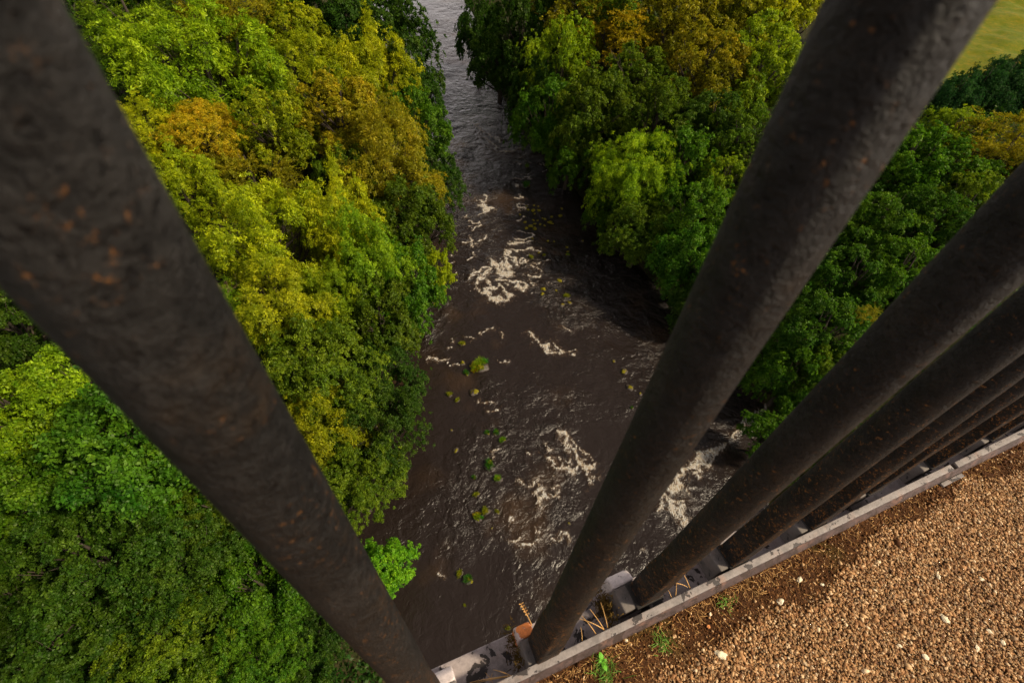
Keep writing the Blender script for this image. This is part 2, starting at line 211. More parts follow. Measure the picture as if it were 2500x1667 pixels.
TREES=[
 (-57.0, 73.1, -22, 6.4, 'dense', 'dark', 'dark tree in the top left corner beside the nearest rail bar'),
 (-49.9, 67.7, -23, 7.3, 'feather', 'olive', 'feathery olive tree at the upper left, next to the rail bar'),
 (-38.7, 71.7, -23, 8.7, 'feather', 'olivegold', 'widest feathery olive-gold tree at the top left of the wood'),
 (-34.0, 75.6, -21, 3.5, 'dense', 'green', 'small bright green crown at the top edge between two olive trees'),
 (-30.0, 69.3, -22, 3.5, 'oak', 'yelgreen', 'small round yellow-green tree left of the dark riverside tree'),
 (-26.4, 77.9, -23, 7.4, 'oak', 'deep', 'dark green lumpy tree at the top edge left of the river'),
 (-19.9, 75.1, -25, 5.8, 'oak', 'deep', 'dark green tree leaning over the pale bend of the river'),
 (-15.1, 69.3, -28, 3.6, 'dense', 'deep', 'dark green crown at the left water edge just below the bend'),
 (-45.5, 56.0, -24, 5.0, 'feather', 'dark', 'shadowy spreading tree below the feathery olive one at the left'),
 (-38.7, 59.7, -25, 8.7, 'ash', 'yelgreen2', 'broad domed yellow-green tree in the upper left wood'),
 (-26.5, 63.9, -25, 4.9, 'ash', 'lime', 'pale lime crown right of the broad domed tree'),
 (-20.7, 66.2, -26, 5.4, 'ash', 'lime', 'lime tree directly below the dark lumpy riverside tree'),
 (-14.2, 60.6, -29, 4.4, 'dense', 'green', 'green tree hanging over the water at the left bank, upper half'),
 (-21.2, 54.9, -26, 5.3, 'oak', 'amber', 'rusty orange-yellow autumn tree in the middle of the left wood'),
 (-33.8, 48.8, -25.5, 3.6, 'ash', 'orange', 'brightest orange-yellow tree in the left wood'),
 (-27.1, 50.4, -26, 4.2, 'oak', 'yelgreen', 'pointed green tree between the two orange autumn trees'),
 (-39.7, 47.5, -26, 4.4, 'ash', 'lime', 'lime tree touching the right edge of the nearest bar, upper part'),
 (-32.9, 40.0, -27, 4.0, 'ash', 'lime', 'lime tree beside the bar, below the brightest orange tree'),
 (-15.4, 49.1, -28, 5.4, 'ash', 'olivegold', 'olive-gold tree below the rusty autumn tree'),
 (-11.8, 54.8, -31.25, 3.3, 'dense', 'deep', 'dark green crown overhanging the left water edge level with the first foam'),
 (-29.0, 45.4, -29, 5.2, 'feather', 'olivegold', 'feathery olive tree with a few red leaves below the orange one'),
 (-19.5, 48.4, -29, 3.6, 'dense', 'olive', 'small olive crown left of the olive-gold tree'),
 (-12.0, 42.9, -30, 3.9, 'dense', 'darkolive', 'dark olive tree at the left water edge, halfway down'),
 (-21.8, 33.2, -27, 4.9, 'ash', 'lime', 'large lime ash tree with many tufts in the middle left'),
 (-17.1, 36.9, -26, 3.5, 'ash', 'lime', 'tall lime crown rising behind the large ash tree'),
 (-13.3, 33.6, -28, 3.6, 'ash', 'lime2', 'lime tree between the tall crown and the river'),
 (-10.4, 33.8, -30, 3.2, 'dense', 'green', 'green tree behind the bright riverside bush'),
 (-8.7, 39.4, -33.25, 1.9, 'dense', 'lime', 'small bright green bush hanging over the water by the big foam patches'),
 (-18.7, 26.9, -28, 3.5, 'ash', 'yelgreen', 'yellow-green ash crown below the large lime one'),
 (-15.4, 29.3, -29, 3.0, 'ash', 'yelgreen2', 'yellow-green crown right of the lower ash crown'),
 (-12.0, 29.5, -31, 3.6, 'dense', 'darkolive', 'dark fine-leaved tree on the left bank below the bright bush'),
 (-14.5, 21.8, -29, 4.1, 'fine', 'olive', 'broad fine-leaved olive tree right of the nearest bar'),
 (-10.5, 24.1, -32, 2.8, 'fine', 'deep', 'dark green tree at the left water edge opposite the mossy islands'),
 (-9.9, 19.0, -32.25, 3.2, 'fine', 'dark', 'dark green fine-leaved tree on the lower left water edge'),
 (-13.5, 18.0, -31, 3.2, 'ash', 'yelgreen', 'yellow-green tree with bare twigs right of the bar'),
 (-10.2, 14.5, -32, 2.9, 'fine', 'olive', 'lowest olive tree between the bar and the river'),
 (-7.3, 9.3, -33.5, 1.8, 'bush', 'bright', 'bright green waterside bush at the lower left of the river'),
 (-36.0, 22.0, -27, 3.5, 'dense', 'dark', 'dark tree at the left picture edge under the nearest bar'),
 (-26.6, 16.7, -26, 3.1, 'maple', 'lime2', 'bright lime broad-leaved tree at the lower left under the bar'),
 (-29.4, 14.5, -26, 2.9, 'maple', 'yelgreen2', 'yellow-green broad-leaved tree at the left picture edge'),
 (-21.8, 12.9, -27, 4.0, 'maple', 'bright2', 'large bright green broad-leaved tree below the nearest bar'),
 (-26.8, 11.1, -28, 3.1, 'maple', 'green', 'green tree at the left edge below the yellow-green one'),
 (-17.6, 10.9, -30, 2.7, 'fine', 'darkolive', 'dark olive tree tucked against the left side of the bar'),
 (-21.8, 7.5, -29, 3.9, 'fine', 'olive2', 'wide fine-leaved olive green tree at the lower left'),
 (-17.6, 7.6, -30, 3.0, 'fine', 'olive2', 'fine-leaved green tree right of the wide olive green one'),
 (-25.2, 5.3, -29, 2.8, 'dense', 'dark', 'dark tree in the lower left corner region at the picture edge'),
 (-13.8, 7.2, -31, 2.7, 'maple', 'green', 'green round-leaved tree beside the lower part of the bar'),
 (-17.3, 4.1, -31, 3.4, 'fine', 'olive', 'olive tree at the bottom edge left of the bar'),
 (-13.0, 3.9, -32, 2.4, 'fine', 'green', 'green tree at the bottom edge nearest the foot of the bar'),
 (-21.9, 2.8, -30, 2.9, 'dense', 'dark2', 'dark green tree at the bottom left corner'),
 (-10.3, 5.4, -34, 2.0, 'fine', 'deep', 'low dark tree by the water at the bottom, left of the river'),
 (-10.9, 3.4, -33.5, 2.0, 'dense', 'dark2', 'low dark shrubby tree at the bottom edge under the foot of the nearest bar'),
 (-14.8, 11.9, -32, 2.0, 'fine', 'olive', 'small olive crown half hidden behind the middle of the bar'),
 (-23.8, 24.1, -28, 3.0, 'ash', 'lime2', 'lime crown half hidden behind the nearest bar'),
 (-33.6, 29.0, -27, 3.6, 'ash', 'yelgreen', 'yellow-green crown behind the upper part of the nearest bar'),
 (-10.1, 100.4, -27.75, 3.8, 'dense', 'deep', 'dark tree reaching over the bright water at the top of the right bank'),
 (-5.3, 89.3, -30.75, 5.0, 'oak', 'deep', 'dark green tree on the right bank at the shaded river bend'),
 (-1.5, 88.2, -25, 6.2, 'oak', 'dark', 'dark green lumpy tree at the top edge, right bank'),
 (1.1, 75.0, -28.25, 3.5, 'dense', 'deep', 'dark crown over the black water at the right bank'),
 (6.8, 87.2, -23, 5.7, 'oak', 'olivegold', 'olive-gold tree at the top edge right of the dark trees'),
 (4.3, 77.6, -26, 5.1, 'oak', 'yelgreen2', 'yellow-green crown in front of the top right dark trees'),
 (3.4, 69.1, -29.25, 4.7, 'dense', 'green', 'green crown leaning over the right water edge, upper part'),
 (11.4, 90.6, -21, 7.5, 'oak', 'olive', 'olive crown at the top edge behind the golden feathery tree'),
 (12.1, 83.8, -24, 6.3, 'feather', 'gold', 'golden feathery tree at the top of the right wood'),
 (21.0, 85.6, -24, 7.0, 'oak', 'olivegold', 'big lumpy golden-olive tree at the top of the right wood'),
 (28.6, 92.9, -22, 6.3, 'oak', 'olivegold', 'golden-olive crown at the top edge left of the middle bar'),
 (44.8, 98.7, -21, 6.2, 'oak', 'olivegold', 'golden crown touching the very top of the middle bar'),
 (36.2, 92.4, -22, 6.6, 'oak', 'yelgreen', 'yellow-green crown at the top edge touching the middle bar'),
 (14.5, 71.6, -26, 5.3, 'oak', 'olive', 'olive lumpy crown below the golden feathery tree'),
 (23.3, 72.1, -25, 6.0, 'oak', 'olivegold', 'large golden-olive crown below the big lumpy tree'),
 (30.9, 73.8, -24, 5.7, 'oak', 'yelgreen2', 'yellow-green lumpy crown beside the upper middle bar'),
 (8.8, 63.6, -27, 5.1, 'oak', 'darkolive', 'dark olive tree in the upper middle of the right wood'),
 (15.9, 62.3, -27, 4.9, 'oak', 'darkolive', 'dark olive crown below the olive lumpy crown'),
 (22.3, 60.0, -26, 4.5, 'oak', 'olive2', 'olive green crown left of the middle bar, upper half'),
 (6.0, 62.8, -31.25, 3.6, 'dense', 'green', 'low green boughs reaching over the water at the right bank'),
 (12.3, 52.4, -28, 4.4, 'ash', 'lime2', 'brightest lime tree on the right bank'),
 (18.1, 53.7, -28, 4.1, 'dense', 'green', 'mid green tree right of the brightest lime one'),
 (24.8, 57.0, -26, 3.9, 'oak', 'olive', 'olive crown hugging the left edge of the middle bar'),
 (11.0, 62.9, -30, 3.5, 'dense', 'darkgreen', 'dark green crown left above the brightest lime tree'),
 (10.7, 52.4, -32.5, 2.9, 'dense', 'green', 'green boughs below the brightest lime tree'),
 (13.6, 46.5, -31.75, 3.8, 'fine', 'darkolive', 'dark olive tree hanging over the black water on the right bank'),
 (18.4, 45.6, -29, 3.9, 'dense', 'green', 'green tree on the right bank above the black water'),
 (18.2, 40.7, -31, 3.4, 'maple', 'bright2', 'bright green leafy tree left of the middle bar at the water'),
 (22.5, 50.5, -28, 3.0, 'dense', 'yelgreen2', 'yellow-green crown at the left edge of the middle bar'),
 (17.6, 36.5, -33.25, 2.1, 'dense', 'dark', 'small dark tree at the right water edge beside the middle bar'),
 (28.4, 50.6, -27, 4.4, 'dense', 'green', 'green tree half hidden behind the middle bar'),
 (21.5, 37.2, -30, 3.4, 'dense', 'darkgreen', 'dark green tree mostly hidden behind the lower middle bar'),
 (43.4, 54.4, -27, 4.8, 'dense', 'green', 'green tree just right of the middle bar'),
 (47.8, 53.1, -27, 4.3, 'oak', 'green', 'green lumpy tree between the middle bar and the third bar'),
 (54.8, 56.2, -26, 5.6, 'feather', 'olivegold', 'feathery olive tree with pale branches at the right picture edge'),
 (53.0, 62.3, -26, 3.8, 'dense', 'yelgreen2', 'yellow-green crown below the dark conifers'),
 (36.5, 44.0, -28, 4.1, 'dense', 'green', 'green tree right of the middle bar, lower row'),
 (41.4, 43.9, -28, 4.0, 'oak', 'darkgreen', 'dark green tree above the third bar'),
 (46.9, 47.0, -27, 3.7, 'oak', 'olive', 'olive crown against the left edge of the third bar'),
 (32.8, 37.8, -30, 4.0, 'dense', 'darkgreen', 'dark green tree in the gap between middle and third bars'),
 (36.9, 37.7, -29, 3.8, 'dense', 'green', 'green tree leaning on the left edge of the third bar'),
 (31.1, 31.6, -29, 1.4, 'feather', 'olivegold', 'small golden-brown shrub above the third bar'),
 (27.6, 31.2, -31, 3.6, 'dense', 'darkgreen', 'dark tree low in the gap right of the middle bar'),
 (24.7, 27.2, -32, 2.7, 'dense', 'green', 'green tree above the straight line of white water'),
 (27.5, 26.7, -31, 2.6, 'fine', 'olive', 'olive tree against the third bar above the white water'),
 (21.7, 22.1, -34, 1.8, 'bush', 'green', 'small green bush at the right end of the white water line'),
 (56.0, 69.9, -25, 2.9, 'conifer', 'conif', 'leftmost dark conifer of the hedge below the meadow'),
 (60.4, 72.4, -25, 3.2, 'conifer', 'conif', 'second dark conifer from the middle bar in the meadow hedge'),
 (64.4, 74.1, -25, 3.4, 'conifer', 'conif', 'third dark conifer from the middle bar in the meadow hedge'),
 (69.3, 77.1, -25, 3.8, 'conifer', 'conif', 'tallest dark conifer near the right end of the meadow hedge'),
 (69.3, 72.8, -25, 3.5, 'conifer', 'conif', 'rightmost dark conifer of the hedge, cut by the picture edge'),
 (56.7, 71.2, -27, 3.0, 'conifer', 'conif', 'low dark conifer in front of the left end of the hedge'),
 (62.2, 71.4, -27, 3.2, 'conifer', 'conif', 'low dark conifer in front of the middle of the hedge'),
 (68.1, 73.0, -27, 3.4, 'conifer', 'conif', 'low dark conifer in front of the right end of the hedge'),
]

# ------------------------------------------------------------ materials
def leaf_material(name, trans=0.5, gloss=0.012):
    q = NM(name)
    oi = q.n('ShaderNodeObjectInfo')
    a = q.attr('leaf')                       # per leaf 0..1
    b = q.attr('spray')                      # per twig 0..1
    v = q.math('MULTIPLY_ADD', a, 0.75, 0.55)
    v2 = q.math('MULTIPLY_ADD', b, 0.6, 0.7)
    v = q.math('MULTIPLY', v, v2)
    hsv = q.n('ShaderNodeHueSaturation')
    patch = q.noise(q.coord(), 2.2, 3, 0.6)
    q.l(oi.outputs['Color'], hsv.inputs['Color'])
    hue = q.math('MULTIPLY_ADD', b, -0.028, 0.508)
    q.l(q.math('ADD', hue, q.math('MULTIPLY_ADD', patch, 0.08, -0.034)), hsv.inputs['Hue'])
    q.l(q.math('MULTIPLY', v, q.math('MULTIPLY_ADD', patch, -1.4, 1.75)), hsv.inputs['Value'])
    dif = q.n('ShaderNodeBsdfDiffuse'); q.l(hsv.outputs[0], dif.inputs['Color'])
    tr = q.n('ShaderNodeBsdfTranslucent')
    tc = q.mix(1.0, hsv.outputs[0], (1.0, 1.0, 0.35), 'MULTIPLY')
    q.l(tc, tr.inputs['Color'])
    m1 = q.n('ShaderNodeMixShader'); m1.inputs[0].default_value = trans
    q.l(dif.outputs[0], m1.inputs[1]); q.l(tr.outputs[0], m1.inputs[2])
    gl = q.n('ShaderNodeBsdfGlossy'); gl.inputs['Roughness'].default_value = 0.45
    gl.inputs['Color'].default_value = (0.8, 0.85, 0.6, 1)
    m2 = q.n('ShaderNodeMixShader'); m2.inputs[0].default_value = gloss
    q.l(m1.outputs[0], m2.inputs[1]); q.l(gl.outputs[0], m2.inputs[2])
    return q.done(m2.outputs[0])
M_LEAF = leaf_material('leaves')

def bark_material():
    q = NM('bark')
    c = q.coord((1, 1, 0.25))
    n = q.noise(c, 3.0, 6)
    col = q.mix(n, (0.02, 0.015, 0.010), (0.07, 0.052, 0.035))
    return q.done(q.bsdf(col, 0.9, q.bump(n, 0.6, 0.05)))
M_BARK = bark_material()

def water_material():
    q = NM('river_water')
    c = q.coord()
    foam = q.attr('foam')
    calm = q.ramp(q.noise(c, 0.075, 2), 0.42, 0.6)          # 0 calm, 1 ripply
    # distort
    w = q.n('ShaderNodeTexNoise'); q.l(c, w.inputs['Vector']); w.inputs['Scale'].default_value = 0.35
    w.inputs['Detail'].default_value = 3
    wm = q.n('ShaderNodeVectorMath', operation='MULTIPLY_ADD')
    q.l(w.outputs['Color'], wm.inputs[0]); wm.inputs[1].default_value = (2.2, 2.2, 2.2)
    q.l(c, wm.inputs[2])
    wc = wm.outputs[0]
    st_ = q.n('ShaderNodeMapping'); q.l(wc, st_.inputs['Vector']); st_.inputs['Scale'].default_value = (1.5, 0.62, 1); st_.inputs['Rotation'].default_value = (0, 0, .12)
    fc = st_.outputs[0]
    big = q.noise(wc, 0.9, 3, 0.5, 0.4)
    mid = q.noise(wc, 2.6, 4, 0.6, 0.8)
    fine = q.noise(wc, 9.0, 3, 0.6, 0.5)
    h = q.math('MULTIPLY_ADD', mid, 0.4, q.math('MULTIPLY', big, 1.2))
    h = q.math('MULTIPLY_ADD', fine, 0.09, h)
    amp = q.math('MULTIPLY_ADD', calm, 0.75, 0.30)
    far = q.attr('ripple')
    h = q.math('MULTIPLY', q.math('MULTIPLY', h, amp), far)
    foamn = q.noise(fc, 1.7, 6, 0.7, 0.8)
    foamf = q.noise(fc, 5.0, 6, 0.75, 0.5)
    rid = q.math('SUBTRACT', 1.0, q.math('MULTIPLY', q.math('ABSOLUTE', q.math('SUBTRACT', foamn, 0.5)), 7.0))
    fn = q.math('MULTIPLY_ADD', q.math('SUBTRACT', foamf, 0.5), 4.5, q.math('MULTIPLY', rid, 0.55))
    s = q.math('ADD', q.math('MULTIPLY', foam, 2.1), q.math('ADD', q.math('MULTIPLY', fn, 1.15), -1.72))
    mask = q.math('MULTIPLY', q.ramp(s, 0.0, 0.6), q.ramp(foam, 0.04, 0.30))
    edge = q.math('MULTIPLY', q.ramp(s, -0.7, 0.2), q.ramp(foam, 0.03, 0.5))
    bed = q.ramp(q.noise(c, 0.16, 3), 0.52, 0.75)
    deep = q.mix(bed, (0.0160, 0.0112, 0.0098), (0.034, 0.020, 0.0115))
    col = q.mix(q.math('MULTIPLY', edge, 0.45), deep, (0.16, 0.095, 0.045))
    fcol = q.mix(q.ramp(foamf, 0.42, 0.60), (0.86, 0.68, 0.46), (1.0, 0.99, 0.96))
    col = q.mix(mask, col, fcol)
    rough = q.math('MULTIPLY_ADD', mask, 0.5, 0.24)
    hb = q.math('ADD', h, q.math('MULTIPLY', q.math('MULTIPLY', s, mask), 0.5))
    nd = q.n('ShaderNodeBsdfPrincipled')
    q.l(col, nd.inputs['Base Color']); q.l(rough, nd.inputs['Roughness'])
    nd.inputs['IOR'].default_value = 1.42
    q.l(q.bump(hb, 1.0, 0.55), nd.inputs['Normal'])
    return q.done(nd.outputs[0])
M_WATER = water_material()

def ground_material():
    q = NM('forest_floor')
    c = q.coord()
    n1 = q.noise(c, 0.5, 8, 0.65); n2 = q.noise(c, 4.0, 6, 0.7)
    floor_c = q.mix(n1, (0.010, 0.014, 0.005), (0.035, 0.045, 0.012))
    floor_c = q.mix(q.ramp(n2, 0.4, 0.7), floor_c, (0.05, 0.035, 0.018))
    g1 = q.noise(c, 0.06, 5, 0.6)
    grass = q.mix(g1, (0.070, 0.125, 0.004), (0.135, 0.125, 0.004))
    grass = q.mix(q.ramp(q.noise(c, 0.7, 7, 0.75), 0.42, 0.68, 0.0, 0.55), grass, (0.26, 0.17, 0.012))
    grass = q.mix(q.ramp(q.noise(c, 1.6, 5, 0.7), 0.5, 0.7, 0.0, 0.6), grass, (0.035, 0.075, 0.004))
    col = q.mix(q.attr('meadow'), floor_c, grass)
    return q.done(q.bsdf(col, 0.95, q.bump(n2, 0.5, 0.2), spec=0.1))
M_GROUND = ground_material()

def iron_material():
    q = NM('weathered_iron')
    c = q.coord()
    n1 = q.noise(c, 330, 4, 0.65); n2 = q.noise(c, 110, 6, 0.7); n3 = q.noise(c, 9, 3)
    geo = q.n('ShaderNodeSeparateXYZ'); q.l(c, geo.inputs[0])
    low = q.ramp(geo.outputs['Z'], 0.05, 0.75, 0.040, -0.02)
    col = q.mix(q.ramp(q.math('MULTIPLY_ADD', n3, 0.5, q.math('MULTIPLY', n2, 0.6)), 0.40, 0.72), (0.0018, 0.0017, 0.0016), (0.019, 0.0172, 0.0155))
    r1 = q.ramp(q.math('ADD', q.noise(c, 170, 6, 0.8, 0.2), low), 0.57, 0.63)
    r2 = q.ramp(q.math('ADD', q.noise(c, 16, 5, 0.7), low), 0.43, 0.56)
    rust = q.math('MULTIPLY', r1, r2)
    rc = q.mix(n1, (0.13, 0.045, 0.010), (0.45, 0.19, 0.035))
    col = q.mix(q.math('MULTIPLY', rust, 0.7), col, rc)
    film = q.ramp(q.math('ADD', q.noise(c, 14, 5, 0.7), low), 0.5, 0.8)
    col = q.mix(q.math('MULTIPLY', film, 0.36), col, (0.085, 0.046, 0.016))
    lump = q.noise(c, 48, 4, 0.6)
    pit = q.ramp(q.noise(c, 240, 3, 0.6, 0.4), 0.60, 0.68)
    h = q.math('SUBTRACT', q.math('MULTIPLY_ADD', lump, 0.5, q.math('MULTIPLY_ADD', n2, 1.0, q.math('MULTIPLY', n1, 0.5))), q.math('MULTIPLY', pit, 1.3))
    col = q.mix(q.math('MULTIPLY', pit, 0.7), col, (0.006, 0.005, 0.005))
    return q.done(q.bsdf(col, q.math('MULTIPLY_ADD', n1, 0.3, 0.38), q.bump(h, 1.0, 0.007), spec=0.22))
M_IRON = iron_material()

def paint_material(name, light=(0.42, 0.36, 0.36), dark=(0.022, 0.018, 0.018), thr=0.53, scale=16.0, rust=0.3):
    q = NM(name)
    c = q.coord()
    n1 = q.noise(c, scale, 6, 0.62, 0.5); n2 = q.noise(c, 260, 3, 0.7); n3 = q.noise(c, 70, 4)
    peel = q.ramp(n1, thr, thr + 0.012)
    pits = q.ramp(n3, 0.655, 0.67)
    lc = q.mix(n2, tuple(x * 0.62 for x in light), tuple(min(x * 1.3, 1) for x in light))
    lc = q.mix(q.math('MULTIPLY', q.ramp(q.noise(c, 22, 4), 0.5, 0.75), rust), lc, (0.30, 0.15, 0.09))
    lc = q.mix(q.math('MULTIPLY', q.ramp(q.noise(c, 34, 6, 0.7), 0.42, 0.66), 0.55), lc, tuple(x * 0.28 for x in light))
    k = q.math('MAXIMUM', peel, pits)
    dc = q.mix(n3, dark, tuple(x * 2.2 for x in dark))
    col = q.mix(k, lc, dc)
    h = q.math('SUBTRACT', q.math('MULTIPLY', n2, 0.4), k)
    return q.done(q.bsdf(col, 0.62, q.bump(h, 0.6, 0.0009), spec=0.35))
M_LEDGE = paint_material('peeling_grey_ledge_paint', (0.38, 0.33, 0.33), thr=0.575, scale=23)
M_STRIP = paint_material('worn_grey_strip_paint', (0.245, 0.218, 0.208), thr=0.57, scale=22, rust=0.5)
M_SOCKET = paint_material('dark_socket_iron', (0.17, 0.15, 0.14), thr=0.63, scale=34, rust=0.2)
M_SIDE = paint_material('dark_brown_flank', (0.085, 0.058, 0.052), (0.03, 0.02, 0.016), thr=0.55, scale=40, rust=0.6)  # flank coloured browner and darker than the strip top
M_CAP = paint_material('pale_socket_end', (0.66, 0.58, 0.57), thr=0.70, scale=30, rust=0.1)
M_CAPO = paint_material('rusty_orange_socket_end', (0.80, 0.24, 0.06), (0.34, 0.27, 0.26), thr=0.52, scale=18, rust=0.1)

def path_material():
    q = NM('gritty_soil')
    c = q.coord()
    n1 = q.noise(c, 14, 6, 0.7); n2 = q.noise(c, 190, 5, 0.75); n3 = q.noise(c, 55, 4, 0.6)
    col = q.mix(n1, (0.030, 0.012, 0.005), (0.105, 0.045, 0.016))
    col = q.mix(q.ramp(n2, 0.52, 0.68), col, (0.30, 0.13, 0.045))
    col = q.mix(q.math('MULTIPLY', q.ramp(q.noise(c, 7, 4), 0.55, 0.7), 0.35), col, (0.06, 0.07, 0.01))
    h = q.math('ADD', n2, q.math('MULTIPLY', n3, 0.8))
    vo = q.n('ShaderNodeTexVoronoi'); vo.inputs['Scale'].default_value = 210; q.l(c, vo.inputs['Vector'])
    sp = q.n('ShaderNodeSeparateColor'); q.l(vo.outputs['Color'], sp.inputs[0])
    cr = q.n('ShaderNodeValToRGB'); q.l(sp.outputs[0], cr.inputs[0]); e = cr.color_ramp.elements
    e[0].color = (.14, .065, .026, 1); e[1].color = (.70, .52, .30, 1)
    for p_, c_ in ((0.3, (0.34, 0.16, 0.06)), (0.5, (0.48, 0.26, 0.11)), (0.75, (0.56, 0.32, 0.14))):
        x = e.new(p_); x.color = (*c_, 1)
    stone = q.mix(q.ramp(vo.outputs['Distance'], 0.35, 0.62), cr.outputs[0], (0.035, 0.016, 0.007))
    g = q.attr('grit')
    col = q.mix(g, col, stone)
    h = q.math('SUBTRACT', h, q.math('MULTIPLY', q.math('MULTIPLY', vo.outputs['Distance'], g), 1.5))
    return q.done(q.bsdf(col, 0.95, q.bump(h, 1.0, 0.006), spec=0.15))
M_SOIL = path_material()

def gravel_material():
    q = NM('mixed_gravel')
    a = q.attr('tone')
    cr = q.n('ShaderNodeValToRGB'); q.l(a, cr.inputs[0])
    e = cr.color_ramp.elements
    e[0].position = 0; e[0].color = (0.10, 0.045, 0.018, 1)
    e[1].position = 1; e[1].color = (0.85, 0.66, 0.42, 1)
    for p_, c_ in ((0.25, (0.34, 0.16, 0.06)), (0.45, (0.50, 0.27, 0.11)), (0.6, (0.25, 0.165, 0.09)), (0.78, (0.58, 0.33, 0.14)), (0.93, (0.66, 0.44, 0.23))):
        x = e.new(p_); x.color = (*c_, 1)
    n = q.noise(q.coord(), 420, 3)
    col = q.mix(0.5, cr.outputs[0], q.mix(n, (0.4, 0.4, 0.4), (1, 1, 1)), 'MULTIPLY')
    return q.done(q.bsdf(col, 0.75, spec=0.3))
M_GRAVEL = gravel_material()

def simple(name, col, rough=0.8, spec=0.2, nscale=40, var=0.5, bump=0.3, bd=0.01):
    q = NM(name)
    n = q.noise(q.coord(), nscale, 5, 0.65)
    c = q.mix(n, tuple(x * (1 - var) for x in col), tuple(min(1, x * (1 + var)) for x in col))
    return q.done(q.bsdf(c, rough, q.bump(n, bump, bd), spec=spec))
M_DRY = simple('dry_straw', (0.62, 0.36, 0.13), 0.8, 0.2, 300, 0.35)
M_GRASS = simple('green_blades', (0.10, 0.24, 0.02), 0.7, 0.3, 300, 0.4)
M_BROADLEAF = simple('broad_weed_leaf', (0.16, 0.50, 0.03), 0.5, 0.4, 100, 0.2)
M_LITTER = simple('brown_litter', (0.12, 0.075, 0.02), 0.95, 0.05, 60, 0.6, 1.0, 0.01)
M_MOSS = simple('golden_moss', (0.17, 0.15, 0.012), 0.95, 0.05, 9, 0.7, 1.0, 0.05)
M_ROCK = simple('wet_dark_rock', (0.045, 0.034, 0.026), 0.5, 0.5, 5, 0.6, 0.8, 0.05)
M_PALE = simple('pale_pebble', (0.85, 0.72, 0.52), 0.7, 0.3, 180, 0.25, 0.5, 0.002)
M_ORANGE = simple('orange_pebble', (0.75, 0.30, 0.10), 0.7, 0.3, 180, 0.25, 0.5, 0.002)
M_TWIG = simple('bare_twig_bark', (0.20, 0.14, 0.08), 0.9, 0.1, 20, 0.4)
M_CONC = simple('deck_iron', (0.03, 0.027, 0.025), 0.8, 0.2, 20, 0.5)

# ------------------------------------------------------------ terrain and river
LE = np.array([(-3000, -300), (-2, -60), (-3, -20), (-5.5, 3), (-8.0, 7), (-11.0, 12), (-11.5, 17), (-11.2, 22), (-11.5, 28), (-12, 36), (-13, 50), (-13.5, 60), (-17, 73), (-25, 95), (-39, 128), (-62, 200), (-75, 300), (-80, 900)])
LE[0] = (-2, -900)
RE = np.array([(22, -900), (22, -60), (18, -20), (15, 0), (17, 9), (20, 14), (24, 21), (24.5, 28), (20.5, 35), (16, 44), (8.5, 60), (1.5, 77), (-8.5, 100), (-13, 130), (-34, 200), (-47, 300), (-52, 900)])
def river_edges(y):
    return np.interp(y, LE[:, 1], LE[:, 0]), np.interp(y, RE[:, 1], RE[:, 0])

def vnoise(X, Y, s, seed=0):
    """cheap smooth value noise"""
    x = X / s + seed * 17.3; y = Y / s - seed * 9.1
    xi = np.floor(x).astype(int); yi = np.floor(y).astype(int)
    fx = x - xi; fy = y - yi; fx = fx * fx * (3 - 2 * fx); fy = fy * fy * (3 - 2 * fy)
    def h(a, b):
        v = np.sin(a * 127.1 + b * 311.7 + seed * 74.7) * 43758.5453
        return v - np.floor(v)
    return (h(xi, yi) * (1 - fx) + h(xi + 1, yi) * fx) * (1 - fy) + (h(xi, yi + 1) * (1 - fx) + h(xi + 1, yi + 1) * fx) * fy

def terrain_h(x, y):
    x = np.asarray(x, float); y = np.asarray(y, float)
    l, r = river_edges(y)
    d = np.maximum(l - x, x - r)
    side = np.where(x > (l + r) / 2, 1.0, 0.0)
    out = -37.05 + 0.55 * np.clip(d, 0, 1.5) + 5.5 * (1 - np.exp(-np.clip(d - 1.5, 0, None) / 9)) \
        + 6.0 * (1 - np.exp(-np.clip(d - 10, 0, None) / 30)) * (0.65 + 0.35 * side)
    out = out + (vnoise(x, y, 5, 1) - .5) * 1.2 * np.clip(d / 5, 0, 1) + (vnoise(x, y, 1.3, 2) - .5) * 0.4 * np.clip(d / 2, 0, 1)
    inside = -37.05 - 0.9 * np.clip(-d / 2, 0, 1)
    return np.where(d > 0, out, inside)

def axis(pts):
    a = []
    for (s, e, st) in pts: a += list(np.arange(s, e, st))
    return np.array(a + [pts[-1][1]])
gx = axis([(-1500, -300, 60), (-300, -90, 10), (-90, 110, 1.0), (110, 300, 10), (300, 1500, 60)])
gy = axis([(-900, -200, 50), (-200, -20, 8), (-20, 140, 1.0), (140, 400, 10), (400, 1800, 70)])
X, Y = np.meshgrid(gx, gy)
Z = terrain_h(X, Y)
nx, ny = len(gx), len(gy)
ii = np.arange(nx - 1)[None, :] + np.arange(ny - 1)[:, None] * nx
FQ = np.stack([ii, ii + 1, ii + 1 + nx, ii + nx], -1).reshape(-1, 4)
# the meadow lies above the conifer hedge on the right
md = (X - 52.0) * 0.42 + (Y - 73.0) * 1.0
meadow = np.clip((md - 0) / 3, 0, 1) * np.clip((X - 46 - (Y - 75) * 0.16) / 6, 0, 1)
ground = obj('terrain', mesh_np('terrain', np.stack([X.ravel(), Y.ravel(), Z.ravel()], -1), FQ, M_GROUND, True, vattr={'meadow': meadow.ravel()}))
tag(ground, kind='structure')

